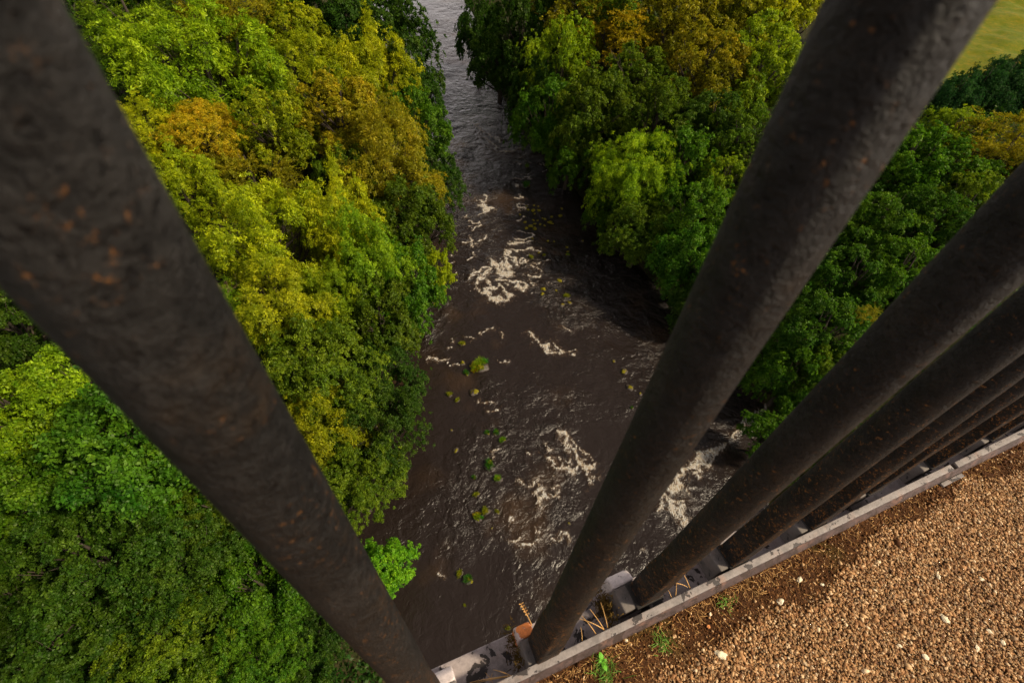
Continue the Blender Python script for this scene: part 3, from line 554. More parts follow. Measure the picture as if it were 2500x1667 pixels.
def seg_field(X, Y, segs):
    out = np.zeros_like(X)
    for w, pts in segs:
        for (a, b) in zip(pts[:-1], pts[1:]):
            bx0, bx1 = min(a[0], b[0]) - 3 * w, max(a[0], b[0]) + 3 * w
            by0, by1 = min(a[1], b[1]) - 3 * w, max(a[1], b[1]) + 3 * w
            mk = (X > bx0) & (X < bx1) & (Y > by0) & (Y < by1)
            if not mk.any(): continue
            px, py = X[mk], Y[mk]
            dx, dy = b[0] - a[0], b[1] - a[1]; L2 = dx * dx + dy * dy + 1e-9
            t = np.clip(((px - a[0]) * dx + (py - a[1]) * dy) / L2, 0, 1)
            dd = np.hypot(px - a[0] - t * dx, py - a[1] - t * dy)
            val = np.exp(-(dd / w) ** 2 * 0.75)
            out[mk] = np.maximum(out[mk], val)
    return out
wx = axis([(-80, -30, 2), (-30, 30, 0.14), (30, 60, 4)])
wy = axis([(-300, -4, 8), (-4, 84, 0.14), (84, 150, 0.6), (150, 900, 20)])
X, Y = np.meshgrid(wx, wy)
XW = X + (vnoise(X, Y, .7, 31) - .5) * .9 + (vnoise(X, Y, .28, 33) - .5) * .35
YW = Y + (vnoise(X, Y, .7, 32) - .5) * .9 + (vnoise(X, Y, .28, 34) - .5) * .35
foam = seg_field(XW, YW, [(w * .72, p_) for w, p_ in FOAM])
halo = seg_field(XW, YW, [(w * 1.9 + .1, p_) for w, p_ in FOAM])
foam = np.maximum(foam, halo * .45)
foam = np.maximum(foam, 0.0)
rip = (0.5 + 0.85 * np.clip((Y - 22) / 35, 0, 1)) * (1 - .86 * np.clip((Y - 72) / 26, 0, 1))
Z = -37.0 + 0.10 * foam + 0.05 * (vnoise(X, Y, 0.9, 5) - .5) * np.clip((Y - 10) / 30, 0.3, 1)
nx, ny = len(wx), len(wy)
ii = np.arange(nx - 1)[None, :] + np.arange(ny - 1)[:, None] * nx
FQ = np.stack([ii, ii + 1, ii + 1 + nx, ii + nx], -1).reshape(-1, 4)
l, r = river_edges(Y)
cx = 0.25 * (X.ravel()[FQ].sum(1)); cy = 0.25 * (Y.ravel()[FQ].sum(1))
l, r = river_edges(cy)
keep = (cx > l - 6) & (cx < r + 6)
FQ = FQ[keep]
river = obj('water', mesh_np('water', np.stack([X.ravel(), Y.ravel(), Z.ravel()], -1), FQ, M_WATER, True,
                             vattr={'foam': foam.ravel(), 'ripple': rip.ravel()}))
tag(river, kind='structure')

# ------------------------------------------------------------ foliage generators
def unit(v):
    return v / (np.linalg.norm(v, axis=-1, keepdims=True) + 1e-9)

def leaves_from(P, N, rng, size, per, spread, aspect=0.55, flat=0.5, T=None):
    """P,N spray positions/normals -> leaf quads. flat: how much leaves share the spray normal."""
    n = len(P)
    P = np.repeat(P, per, 0); Nn = np.repeat(N, per, 0)
    sid = np.repeat(np.arange(n), per)
    off = rng.normal(size=P.shape); off -= Nn * (off * Nn).sum(1, keepdims=True) * 0.55
    pos = P + off * spread * 0.55
    nn = unit(Nn * flat + rng.normal(size=P.shape) * (1 - flat) * 0.75 + np.array([0, 0, 0.25]))
    d = unit(np.cross(nn, rng.normal(size=P.shape)))
    if T is not None:
        d = unit(np.repeat(T, per, 0) + rng.normal(size=P.shape) * 0.5)
        d = unit(d - nn * (d * nn).sum(1, keepdims=True))
    e = np.cross(nn, d)
    s = size * rng.uniform(0.6, 1.35, (len(P), 1))
    fold = nn * s * rng.uniform(-0.12, 0.2, (len(P), 1))
    v0 = pos - d * s * .5; v1 = pos + e * s * aspect * .5 + fold - d * s * .08
    v2 = pos + d * s * .5; v3 = pos - e * s * aspect * .5 + fold - d * s * .08
    V = np.stack([v0, v1, v2, v3], 1).reshape(-1, 3)
    F = np.arange(len(V)).reshape(-1, 4)
    la = rng.random(len(P)); sa = rng.random(n)[sid]
    return V, F, la, sa

def crown_mesh(name, seed, kind):
    rng = np.random.default_rng(seed)
    cfg = dict(  # lobes, lobe radius, sprays/lobe, leaves/spray, leaf size, spread, squash, shape radius
        ash=(32, (0.15, 0.28), 56, 28, 0.038, 0.048, 0.85, 0.74),
        oak=(46, (0.12, 0.22), 40, 26, 0.037, 0.037, 0.9, 0.78),
        dense=(38, (0.14, 0.25), 44, 26, 0.040, 0.043, 0.9, 0.76),
        fine=(40, (0.14, 0.28), 60, 26, 0.029, 0.036, 0.8, 0.74),
        maple=(28, (0.17, 0.31), 62, 22, 0.048, 0.058, 0.8, 0.72),
        bush=(26, (0.2, 0.3), 44, 20, 0.052, 0.05, 0.9, 0.7),
        feather=(24, (0.2, 0.34), 40, 22, 0.034, 0.06, 0.7, 0.72),
        conifer=(0, (0, 0), 0, 0, 0.05, 0.05, 1, 1))[kind]
    NL, (r0, r1), NS, per, size, spread, sq, R = cfg
    limbs = []
    if kind == 'conifer':
        P = []; Nn = []; T = []
        for i in range(1500):
            t = rng.random() ** 0.75                       # 0 top .. 1 bottom
            a = rng.random() * 2 * math.pi
            rad = (0.16 + 0.80 * t ** .7) * (0.75 + 0.3 * rng.random()) * (1 + .12 * math.sin(a * 5 + t * 9))
            P.append((math.cos(a) * rad, math.sin(a) * rad, 1.3 - 2.4 * t + 0.15 * rng.normal() * .4))
            Nn.append((math.cos(a) * .6, math.sin(a) * .6, .7)); T.append((math.cos(a), math.sin(a), 0.1))
        V, F, la, sa = leaves_from(np.array(P), unit(np.array(Nn)), rng, 0.085, 26, 0.10, 0.28, 0.5, np.array(T))
        return mesh_np(name, V, F, M_LEAF, fattr={'leaf': la, 'spray': sa}), [((0, 0, -1.1), (0, 0, 1.2))]
    # lobes spread on a lumpy dome
    k = np.arange(NL) + 0.5
    zz = 1 - k / NL * 1.45
    ph = k * 2.39996 + rng.normal(size=NL) * 0.25
    rr = np.sqrt(np.clip(1 - zz ** 2, 0, 1))
    D = np.stack([np.cos(ph) * rr, np.sin(ph) * rr, zz], -1)
    D = unit(D + rng.normal(size=D.shape) * 0.16)
    lump = 1 + 0.42 * (rng.random(NL) - 0.55)
    C = D * (R * lump)[:, None] * np.array([1, 1, sq])
    LR = rng.uniform(r0, r1, NL)
    # a few inner lobes so the crown is not hollow
    NI = NL // 4
    C = np.vstack([C, unit(rng.normal(size=(NI, 3))) * R * 0.45 * np.array([1, 1, .8])]); LR = np.append(LR, rng.uniform(r0, r1, NI))
    Ps = []; Ns = []; Ts = []
    for c, lr in zip(C, LR):
        out = unit(c[None] + np.array([[0, 0, 0.25]]))
        ns = int(NS * (lr / r1) ** 1.3 * 1.35) + 6
        d = unit(rng.normal(size=(ns, 3)) + out * 0.85 + np.array([0, 0, 0.35]))
        rad = lr * rng.uniform(0.6, 1.15, (ns, 1)) * (1 + 0.25 * np.sin(d[:, :1] * 7 + c[0] * 20) * np.cos(d[:, 1:2] * 6 + c[1] * 20))
        st = np.exp(rng.normal(size=3) * .28) * np.array([1, 1, .85])     # uneven boughs, not balls
        spike = np.where(rng.random((ns, 1)) < .16, rng.uniform(1.05, 1.6, (ns, 1)), 1)
        p = c + d * rad * st * spike
        if kind == 'feather':
            q = []; qn = []; qt = []
            for j in range(ns // 2):
                t = unit(d[j] * np.array([1, 1, .35]) + rng.normal(size=3) * .25)
                L = lr * rng.uniform(.7, 1.5)
                for s in np.linspace(0.1, 1, 7):
                    q.append(c + t * L * s + np.array([0, 0, .25 * lr * s - 0.42 * lr * s * s])); qn.append((0, 0, 1)); qt.append(t)
            Ps.append(np.array(q)); Ns.append(np.array(qn, float)); Ts.append(np.array(qt)); continue
        Ps.append(p); Ns.append(unit(d * 0.6 + np.array([0, 0, 0.55]))); Ts.append(d)
    P = np.vstack(Ps); Nn = np.vstack(Ns); T = np.vstack(Ts)
    if kind == 'feather':
        V, F, la, sa = leaves_from(P, unit(Nn), rng, size, 9, 0.032, 0.4, 0.5, T)
    else:
        V, F, la, sa = leaves_from(P, Nn, rng, size, per, spread, 0.34 if kind == 'ash' else 0.62, 0.45, T if kind in ('ash', 'bush') else None)
    for c in C[rng.permutation(len(C))[:18]]:
        limbs.append(((0, 0, -0.55), tuple(c * 1.02)))
    return mesh_np(name, V, F, M_LEAF, fattr={'leaf': la, 'spray': sa}), limbs

def trunk_mesh(name, seed, limbs):
    rng = random.Random(seed)
    paths = []
    jit = lambda s: rng.uniform(-s, s)
    paths.append([((jit(.02), jit(.02), -3.6), .11), ((jit(.05), jit(.05), -2.2), .085), ((jit(.05), jit(.05), -1.1), .072), ((0, 0, -.5), .06), ((jit(.06), jit(.06), .1), .035), ((jit(.08), jit(.08), .6), .012)])
    for a, b in limbs:
        a = Vector(a) + Vector((0, 0, rng.uniform(-.25, .45))); b = Vector(b)
        mid = a.lerp(b, .5) + Vector((jit(.07), jit(.07), -.06))
        paths.append([(a, .030), (mid, .019), (b, .006)])
        for _ in range(3):
            e = b + Vector((jit(.2), jit(.2), rng.uniform(0, .2)))
            paths.append([(mid, .010), (mid.lerp(e, .6) + Vector((jit(.04), jit(.04), .02)), .006), (e, .002)])
    V, F = tubes(paths, 6)
    return mesh_np(name, V, F, M_BARK, True)

COL = dict(lime=(.35, .42, .008), lime2=(.21, .36, .010), yelgreen=(.30, .35, .008), yelgreen2=(.21, .32, .008),
           olive=(.11, .19, .008), olive2=(.045, .105, .007), olivegold=(.26, .25, .008), green=(.072, .175, .007),
           bright=(.15, .36, .012), bright2=(.060, .175, .009), dark=(.040, .090, .006), dark2=(.045, .11, .007), deep=(.038, .098, .008),
           darkgreen=(.058, .145, .008), darkolive=(.085, .15, .007), gold=(.40, .30, .008), orange=(.46, .37, .010), amber=(.33, .31, .010), conif=(.018, .075, .018))
PROTO = {}
for kind, n in (('ash', 2), ('oak', 2), ('dense', 2), ('fine', 2), ('maple', 2), ('bush', 1), ('feather', 2), ('conifer', 1)):
    for i in range(n):
        sd_ = hash_seed = sum(ord(ch) for ch in kind) * 7 + i
        me, limbs = crown_mesh('crown_' + kind, sd_, kind)
        PROTO.setdefault(kind, []).append((me, trunk_mesh('trunk_' + kind, sd_, limbs)))
PROTO['conifer'] = [(PROTO['fine'][i][0], PROTO['conifer'][0][1]) for i in (0, 1)]     # bushy hedge conifers
RN = random.Random(11)
NAME = dict(ash='ash_tree', oak='oak_tree', dense='broadleaf_tree', fine='alder_tree', maple='sycamore_tree', bush='waterside_bush', feather='feathery_tree', conifer='conifer_tree')
def place_tree(x, y, z, r, kind, colour, label, group):
    g = float(terrain_h(x, y))
    root = empty(NAME[kind], (x, y, min(g, z - 1.0)), 0)
    tag(root, label, 'bush' if kind == 'bush' else 'tree', group)
    rz = RN.uniform(0, 6.28)
    me, tr = PROTO[kind][RN.randrange(len(PROTO[kind]))]
    sc = r * 1.14
    sz = sc * RN.uniform(.95, 1.25)
    if kind == 'conifer': sz = sc * 1.55
    lr_ = river_edges(y); dw = max(float(lr_[0]) - x, x - float(lr_[1]))
    if kind not in ('conifer', 'bush') and dw < 7:      # boughs hang low over the water
        top = z + .85 * sz; bot = min(-36.9 + max(dw, 0) * .4, z - .7 * sz)
        z = (top + bot) / 2; sz = max(sz, (top - bot) / 1.65)
    c = obj('crown', me, root, (0, 0, z - root.location.z))
    c.scale = (sc * RN.uniform(.93, 1.07), sc * RN.uniform(.93, 1.07), sz); c.rotation_euler = (RN.uniform(-.12, .12), RN.uniform(-.12, .12), rz)
    j = RN.uniform(.88, 1.12)
    cc = COL[colour]
    c.color = (cc[0] * j * RN.uniform(.92, 1.08), cc[1] * j, cc[2] * j, 1)
    t = obj('trunk', tr, root, (0, 0, z - root.location.z))
    t.scale = (sc, sc, max(sc, (z - g) / 3.3)); t.rotation_euler = (0, 0, rz)
    return root
for (x, y, z, r, kind, colour, lab) in TREES:
    side = 'left' if 'left' in lab and x < 5 else 'right'
    grp = 'conifers in the hedge below the meadow' if kind == 'conifer' else ('trees on the left bank' if x < -5 and y < 70 else 'trees on the right bank')
    place_tree(x, y, z, r, kind, colour, lab, grp)

# bare-twigged dead tree beside the big ash
bt = empty('bare_tree', (-24.5, 26.5, float(terrain_h(-24.5, 26.5))))
tag(bt, 'leafless tree with thin grey twigs beside the nearest bar on the left', 'tree')
rb = random.Random(4)
paths = []
H0 = -24.2 - bt.location.z
def branch(p, d, L, r, lev):
    pts = [(p, r)]; q = Vector(p)
    for i in range(4):
        d = (d + Vector((rb.uniform(-.25, .25), rb.uniform(-.25, .25), rb.uniform(-.05, .22)))).normalized()
        q = q + d * L / 4; pts.append((q.copy(), r * (1 - (i + 1) / 5)))
        if lev < 3:
            for _ in range(2):
                branch(q.copy(), (d + Vector((rb.uniform(-1, 1), rb.uniform(-1, 1), rb.uniform(-.2, .6)))).normalized(), L * .5, r * .45, lev + 1)
    paths.append(pts)
branch(Vector((0, 0, 0)), Vector((0.1, -.1, 1)), H0, .16, 0)
V, F = tubes(paths, 5)
obj('trunk', mesh_np('bare_trunk', V, F, M_TWIG, True), bt)

# undergrowth on the banks: one mass of shrub leaves
rng = np.random.default_rng(5)
n = 30000
ux = rng.uniform(-70, 85, n); uy = rng.uniform(-6, 110, n)
ux = np.append(ux, rng.uniform(-34, 34, 9000)); uy = np.append(uy, rng.uniform(-12, 12, 9000)); n += 9000
l, r = river_edges(uy); d = np.maximum(l - ux, ux - r)
uz = terrain_h(ux, uy)
mdw = ((ux - 52) * .42 + (uy - 73) > 0) & (ux > 44)
ok = (d > 0.3) & ~mdw & (d < 62)
P = np.stack([ux, uy, uz + rng.uniform(0.1, 2.4, n) * np.clip(d / 4, .2, 1)], -1)[ok]
Nn = unit(rng.normal(size=P.shape) * .5 + np.array([0, 0, 1]))
V, F, la, sa = leaves_from(P, Nn, rng, 0.30, 8, 0.75, 0.6, 0.4)
ug = obj('undergrowth', mesh_np('undergrowth', V, F, M_LEAF, fattr={'leaf': la, 'spray': sa}))
ug.color = (0.030, 0.085, 0.010, 1)
tag(ug, 'dark green undergrowth covering the banks beneath the trees', 'undergrowth', kind='stuff')

# ------------------------------------------------------------ mossy islands and stones in the river
def ico(sub=1):
    t = (1 + 5 ** .5) / 2
    V = [(-1, t, 0), (1, t, 0), (-1, -t, 0), (1, -t, 0), (0, -1, t), (0, 1, t), (0, -1, -t), (0, 1, -t), (t, 0, -1), (t, 0, 1), (-t, 0, -1), (-t, 0, 1)]
    F = [(0, 11, 5), (0, 5, 1), (0, 1, 7), (0, 7, 10), (0, 10, 11), (1, 5, 9), (5, 11, 4), (11, 10, 2), (10, 7, 6), (7, 1, 8), (3, 9, 4), (3, 4, 2), (3, 2, 6), (3, 6, 8), (3, 8, 9), (4, 9, 5), (2, 4, 11), (6, 2, 10), (8, 6, 7), (9, 8, 1)]
    V = [np.array(v) / np.linalg.norm(v) for v in V]
    for _ in range(sub):
        cache = {}; nf = []
        def mid(a, b):
            k = (min(a, b), max(a, b))
            if k not in cache:
                mvec = V[a] + V[b]; V.append(mvec / np.linalg.norm(mvec)); cache[k] = len(V) - 1
            return cache[k]
        for a, b, c in F:
            ab, bc, ca = mid(a, b), mid(b, c), mid(c, a)
            nf += [(a, ab, ca), (b, bc, ab), (c, ca, bc), (ab, bc, ca)]
        F = nf
    return np.array(V), np.array(F)
IV2, IF2 = ico(2)
def rock_mesh(name, seed, mat, amp=.28, sub=None):
    V = IV2.copy()
    for i, v in enumerate(V):
        k = 1 + amp * mnoise.noise(Vector(v) * 1.3 + Vector((seed * 3.1, 0, 0))) + amp * .45 * mnoise.noise(Vector(v) * 3.4 + Vector((0, seed * 2.3, 0)))
        V[i] = v * k
    return mesh_np(name, V, IF2, mat, True)
ROCKS = [rock_mesh('rock', s, M_ROCK, .5) for s in range(4)]
MOSSR = [rock_mesh('moss_cap', s + 9, M_MOSS, .55) for s in range(4)]
def tuft_mesh(name, seed, nb=620):
    rng = np.random.default_rng(seed)
    V = []; F = []
    cen = [np.array([rng.normal() * .34, rng.normal() * .28, 0]) for _ in range(7)]
    for i in range(nb):
        cl = cen[rng.integers(len(cen))]
        a = rng.random() * 6.283; rr = rng.random() ** .7 * .42
        b = np.array([math.cos(a) * rr, math.sin(a) * rr, .1]) + cl
        lean = np.array([math.cos(a), math.sin(a), 0]) * rr * rng.uniform(.3, 1.0) + rng.normal(size=3) * .15
        h = rng.uniform(.25, 1.1)
        tip = b + lean * .8 + np.array([0, 0, h]); midp = b + lean * .25 + np.array([0, 0, h * .6])
        s = np.array([-math.sin(a), math.cos(a), 0]) * .024
        k = len(V); V += [b - s, b + s, midp + s, midp - s, tip + s * .3, tip - s * .3]
        F += [(k, k + 1, k + 2, k + 3), (k + 3, k + 2, k + 4, k + 5)]
    F = np.array(F)
    return mesh_np(name, np.array(V), F, M_LEAF, fattr={'leaf': rng.random(len(F)), 'spray': rng.random(len(F))})
TUFTS = [tuft_mesh('river_tuft', s) for s in range(3)]
kinds = {'y': ('yellow-green weed clump', (.26, .30, .012), 1), 'g': ('golden brown mossy rock', (.50, .28, .010), 0), 'b': ('green and gold weedy islet', (.22, .34, .015), 2),
         'e': ('deep green weed clump', (.055, .20, .018), 1), 'l': ('bright lime weed clump', (.16, .34, .012), 1)}
CL_LABEL = [
 'small yellow-green tuft on a rock above the largest weedy islet', 'tall narrow golden tuft left of the largest weedy islet', 'largest weedy islet, green and gold, left of mid river',
 'green tuft touching the lower left of the largest islet', 'golden mossy clump just below the largest weedy islet', 'olive tuft left of the golden clump below the largest islet',
 'short yellow-green tuft, lower right of the olive tuft near the left water', 'left one of the twin green tufts in mid river', 'right one of the twin green tufts in mid river',
 'tiny golden stone left of the twin green tufts', 'yellow mossy rock alone on smooth water near the left bank', 'lime tuft with trailing tip just below the twin green tufts',
 'round deep green tuft below the twin tufts', 'bright lime tuft below the round deep green tuft', 'small green tuft left of the bright lime tuft', 'small olive tuft on smooth water below the small green tuft',
 'long weedy islet in the lower river, left part of it green and gold', 'yellow-green tuft at the upper right end of the long weedy islet', 'lone olive tuft right of the long weedy islet', 'tiny mossy stone under the long weedy islet',
 'tiny golden tuft just left of the lower middle bar', 'yellow-green tuft beside the lowest big green tuft', 'big green tuft in the lowest part of the river', 'small dark mossy stone below the big lowest tuft', 'faint mossy stone just above the grey ledge',
 'highest yellow-green tuft in the upper rapids', 'round green bush on a rock in the upper rapids', 'mossy rock with tuft right of the zigzag foam', 'small mossy rock right of the zigzag foam, beside the tufted one',
 'green mossy rock below the rapids on the right, upper of three', 'gold rock below the rapids on the right, leftmost of three', 'gold and white rock below the rapids on the right, lowest of three',
 'flat golden rock at the right, upper one beside the middle bar', 'cluster of golden rocks left of the middle bar', 'gold rock half hidden by the left edge of the middle bar', 'tiny green tuft left of the middle bar below the gold rocks',
 'small golden rock up left of the flat golden rock', 'lone golden stone at the edge of the black water', 'tiny green stone right of the white foam curl']
for i, (x, y, r, k) in enumerate(CLUMPS):
    kn, c, t = kinds[k]
    root = empty('weed_clump' if t else 'mossy_rock', (x, y, -37.0), i * 1.7)
    tag(root, CL_LABEL[i], 'plant' if t else 'rock', 'weed clumps and mossy rocks in the river')
    rk = obj('rock', ROCKS[i % 4], root, (0, 0, -.05 * r)); rk.scale = (r * .85, r * .7, r * .42)
    ms = obj('moss', MOSSR[(i + 1) % 4], root, (.08 * r, .03 * r, .12 * r)); ms.scale = (r * .62, r * .45, r * .36)
    if t:
        tf = obj('tuft', TUFTS[i % 3], root, (0, 0, .15 * r)); s = r * .9; tf.scale = (s, s, s * .6); tf.color = (*c, 1)
        if t == 2:
            for dx, dy, c2 in ((.45, .3, (.48, .34, .01)), (-.35, -.5, (.08, .34, .03)), (.5, -.3, (.40, .32, .01))):
                tf = obj('tuft', TUFTS[(i + 1) % 3], root, (dx * r, dy * r, .1 * r)); tf.scale = (s * .6, s * .6, s * .4); tf.color = (*c2, 1)
rs = random.Random(8)
for i, (x, y) in enumerate(STONES):
    o = obj('mossy_stone', MOSSR[i % 4], None, (x, y, -36.98)); s = rs.uniform(.10, .26)
    o.scale = (s * 1.3, s, s * .6); o.rotation_euler = (0, 0, rs.uniform(0, 6))
    tag(o, 'tiny mossy stone poking out of the rapids right of mid river', 'stone', 'tiny mossy stones in the rapids')

# ------------------------------------------------------------ railing, ledge and edge strip
PHI = 0.4479
RD = Vector((math.cos(PHI), math.sin(PHI), 0)); RNn = Vector((-RD.y, RD.x, 0))
O0 = Vector((-0.0816, 0.0800, 0))
def loc3(a, b, z): return O0 + RD * a + RNn * b + Vector((0, 0, z))

def baluster_mesh():
    V = []; F = []; NS = 64
    zs = [0, .004, .03, .08, .14, .17, .2, .23, .26, .3] + list(np.linspace(.36, 1.30, 14))
    for z in zs:
        t = min(max((z - .10) / .17, 0), 1); t = t * t * (3 - 2 * t)
        r = .0229 - .0021 * z
        hs = .0212
        for s in range(NS):
            a = 2 * math.pi * (s + .5) / NS
            ca, sa = math.cos(a), math.sin(a)
            p = 26
            rs_ = hs / (abs(ca) ** p + abs(sa) ** p) ** (1 / p)
            rr = rs_ * (1 - t) + r * t
            rr *= 1 + 0.012 * mnoise.noise(Vector((ca * 2, sa * 2, z * 14)))
            V.append((ca * rr, sa * rr, z))
    n = len(zs)
    for i in range(n - 1):
        for s in range(NS):
            s2 = (s + 1) % NS
            F.append((i * NS + s, i * NS + s2, (i + 1) * NS + s2, (i + 1) * NS + s))
    return mesh_np('baluster', np.array(V), np.array(F), M_IRON, True)
BAL = baluster_mesh()

def prism(profile, x0, x1, mat_fn, bevel=0.004, nx=6, name='part'):
    """profile: closed list of (y,z); extruded along x; returns bmesh-bevelled mesh"""
    import bmesh
    bm = bmesh.new()
    a = [bm.verts.new((x0, y, z)) for y, z in profile]; b = [bm.verts.new((x1, y, z)) for y, z in profile]
    n = len(profile)
    bm.faces.new(a[::-1]); bm.faces.new(b)
    for i in range(n): bm.faces.new((a[i], a[(i + 1) % n], b[(i + 1) % n], b[i]))
    bmesh.ops.recalc_face_normals(bm, faces=bm.faces)
    if bevel: bmesh.ops.bevel(bm, geom=list(bm.edges), offset=bevel, segments=3, affect='EDGES', profile=.6)
    me = bpy.data.meshes.new(name); bm.to_mesh(me); bm.free()
    me.materials.append(mat_fn)
    for p_ in me.polygons: p_.use_smooth = True
    return me
SOCK = prism([(-.0195, -.072), (-.0195, -.002), (.024, -.001), (.024, -.072)], -.044, .0228, M_SOCKET, .003, name='socket')
CAPP = [(.0245, -.085), (.0245, .0005), (.040, -.005), (.049, -.016), (.051, -.030), (.051, -.085)]
CAP = prism(CAPP, -.0435, -.006, M_CAP, .005, name='socket_end')
CAPD = prism(CAPP, -.0435, -.006, M_SOCKET, .005, name='socket_end')
SOCKW = prism([(-.0195, -.072), (-.0195, -.002), (.024, -.001), (.024, -.072)], -.044, .044, M_SOCKET, .003, name='socket')
CAPW = prism(CAPP, -.0435, .0435, M_CAP, .004, name='socket_end')
CAP2 = prism(CAPP, -.0435, -.006, M_CAPO, .004, name='socket_end_rusty')
GRV = prism([(-.0232, -.010), (-.0232, .0012), (.0236, .0012), (.0236, -.010)], -.0242, .0242, M_CONC, .002, name='base_groove')  # dark rim standing in for the groove round each bar foot

rail = empty('iron_railing', loc3(0, 0, 0))
tag(rail, 'rusty black iron railing of thick round bars crossing the whole picture', 'railing')
bars = [(-.0833, .0659, -.1004, .0854), (.0936, .1629, .1027, .1712), (.2861, .2668, .2802, .2488), (.475, .3483, .4782, .3434),
        (.6635, .4353, .6607, .4397), (.8244, .525, .829, .5171), (1.0042, .602, 1.0088, .5936), (1.1955, .69, 1.1955, .69)]
for k in range(1, 6):
    b = Vector((1.1955, .69, 0)) + RD * .2 * k; bars.append((b.x, b.y, b.x, b.y))
for k in range(1, 4):
    b = Vector((-.0833, .0659, 0)) - RD * .2 * k; bars.append((b.x, b.y, b.x, b.y))
for i, (x, y, x2, y2) in enumerate(bars):
    b = obj('baluster', BAL, rail)
    ax = Vector(((x2 - x) / .6, (y2 - y) / .6, 1.0))
    mm = Matrix.Identity(4)
    zc_ = ax.normalized(); xc_ = (RD - zc_ * RD.dot(zc_)).normalized(); yc_ = zc_.cross(xc_)
    for r_ in range(3):
        mm[r_][0] = xc_[r_]; mm[r_][1] = yc_[r_]; mm[r_][2] = zc_[r_]
    mm.translation = Vector((x, y, 0)) - rail.location
    b.matrix_local = mm
    s = obj('socket', SOCKW if i == 0 else SOCK, b)
    s.scale = ({1: .80, 2: 1.22}.get(i, 1), 1, 1)
    e = obj('socket_end', CAPW if i == 0 else CAP2 if i == 1 else CAP if i == 2 else CAPD, s)
    if i == 1: e['label'] = 'rusty orange socket end'
    obj('base_groove', GRV, s)

# trough edge: ledge plate, edge strip in two lengths, joint plate, deck
aq = empty('bridge_edge', loc3(0, .0035, -.03), PHI - .009)
tag(aq, 'grey iron bridge edge with peeling paint under the feet of the railing', 'bridge')
def L(a0, a1, prof, mat, name, bev=.001):
    # split long extrusions so that the strip can follow a slightly wavy line
    o = obj(name, prism([(y, z + .03) for y, z in prof], a0, a1, mat, bev, name=name), aq)
    return o
L(-1.4, 2.9, [(-.050, -.090), (-.050, -.070), (.0480, -.070), (.0480, -.090)], M_LEDGE, 'ledge_plate', .002)
L(-1.4, 2.9, [(-.050, -1.2), (-.050, -.0905), (.018, -.0905), (.018, -1.2)], M_CONC, 'trough_wall', 0)
strip = [(-.0365, -.034), (-.0365, .0045), (-.0215, .0055), (-.0215, -.0455), (-.0300, -.0455), (-.0300, -.034)]
strip = [(-.0345, -.0695), (-.0345, .0035), (-.0215, .0050), (-.0215, -.0695)]
s1 = L(-1.4, 1.228, strip, M_STRIP, 'edge_strip', .0014)
s2_ = L(1.243, 2.9, strip, M_STRIP, 'edge_strip', .0014)
L(-1.4, 2.9, [(-.0440, -.0695), (-.0440, -.016), (-.0348, .0015), (-.0348, -.0695)], M_SIDE, 'strip_flank', .0012)
L(1.19, 1.262, [(-.0540, -.04), (-.0540, -.019), (-.0450, -.019), (-.0450, -.04)], M_STRIP, 'joint_plate', .001)
L(-1.4, 2.9, [(-3.2, -.32), (-3.2, -.075), (-.0505, -.075), (-.0505, -.32)], M_CONC, 'deck_slab', 0)

# towpath surface
def loc2(a, b): v = loc3(a, b, 0); return v.x, v.y
ga = np.linspace(-1.4, 2.9, 260); gb = -np.concatenate([np.linspace(.0400, 1.2, 90), np.linspace(1.25, 3.2, 20)])
A_, B_ = np.meshgrid(ga, gb)
PX = O0.x + RD.x * A_ + RNn.x * B_; PY = O0.y + RD.y * A_ + RNn.y * B_
def path_z(a, b):
    return -.027 + .004 * (vnoise(a, b, .09, 3) - .5) + .006 * np.clip(1 - np.abs(b + .075) / .05, 0, 1) * (vnoise(a, b, .035, 4) - .2)
PZ = path_z(A_, B_) + .0025 * (vnoise(A_, B_, .012, 6) - .5)
nx, ny = len(ga), len(gb)
ii = np.arange(nx - 1)[None, :] + np.arange(ny - 1)[:, None] * nx
FQ = np.stack([ii, ii + nx, ii + 1 + nx, ii + 1], -1).reshape(-1, 4)
tp = obj('towpath', mesh_np('towpath', np.stack([PX.ravel(), PY.ravel(), PZ.ravel()], -1), FQ, M_SOIL, True, vattr={'grit': np.clip((-B_ - .10 - .05 * (vnoise(A_, B_ * 0, .16, 7) - .5) - .03 * (vnoise(A_, B_, .04, 8) - .5)) / .03, 0, 1).ravel()}))
tag(tp, kind='structure')

# gravel: one mass of small stones
rng = np.random.default_rng(21)
n = 140000
ga_ = rng.uniform(-.25, 2.0, n); gb_ = -.06 - rng.random(n) ** 1.1 * .50
edge = .106 + .05 * (vnoise(ga_, gb_ * 0, .16, 7) - .5) + .03 * (vnoise(ga_, gb_, .04, 8) - .5) - .02 * (ga_ - .4)
dens = np.clip((-gb_ - edge) / .02, 0, 1)
ok = (rng.random(n) < dens + .02) & (rng.random(n) < np.clip((ga_ + .25) / .3, 0, 1)) & (rng.random(n) < np.clip((2.0 - ga_) / .35, 0, 1)) & (rng.random(n) < np.clip((gb_ + .56) / .10, 0, 1))
ga_ = ga_[ok]; gb_ = gb_[ok]
wide = 90000                                        # the path goes on beyond the picture
wa = rng.uniform(-1.4, 2.9, wide); wb = rng.uniform(-1.6, -.11, wide)
kp = (wa < 0) | (wa > 1.75) | (wb < -.48)
ga_ = np.append(ga_, wa[kp]); gb_ = np.append(gb_, wb[kp]); n = len(ga_); nw = int(kp.sum())
IV, IFc = ico(0)
sz = .0017 * np.exp(rng.normal(size=n) * .34)
sz[-nw:] *= 1.45
ang = rng.random(n) * 6.283
V = IV[None] * (1 + rng.uniform(-.38, .38, (n, 12, 1)))
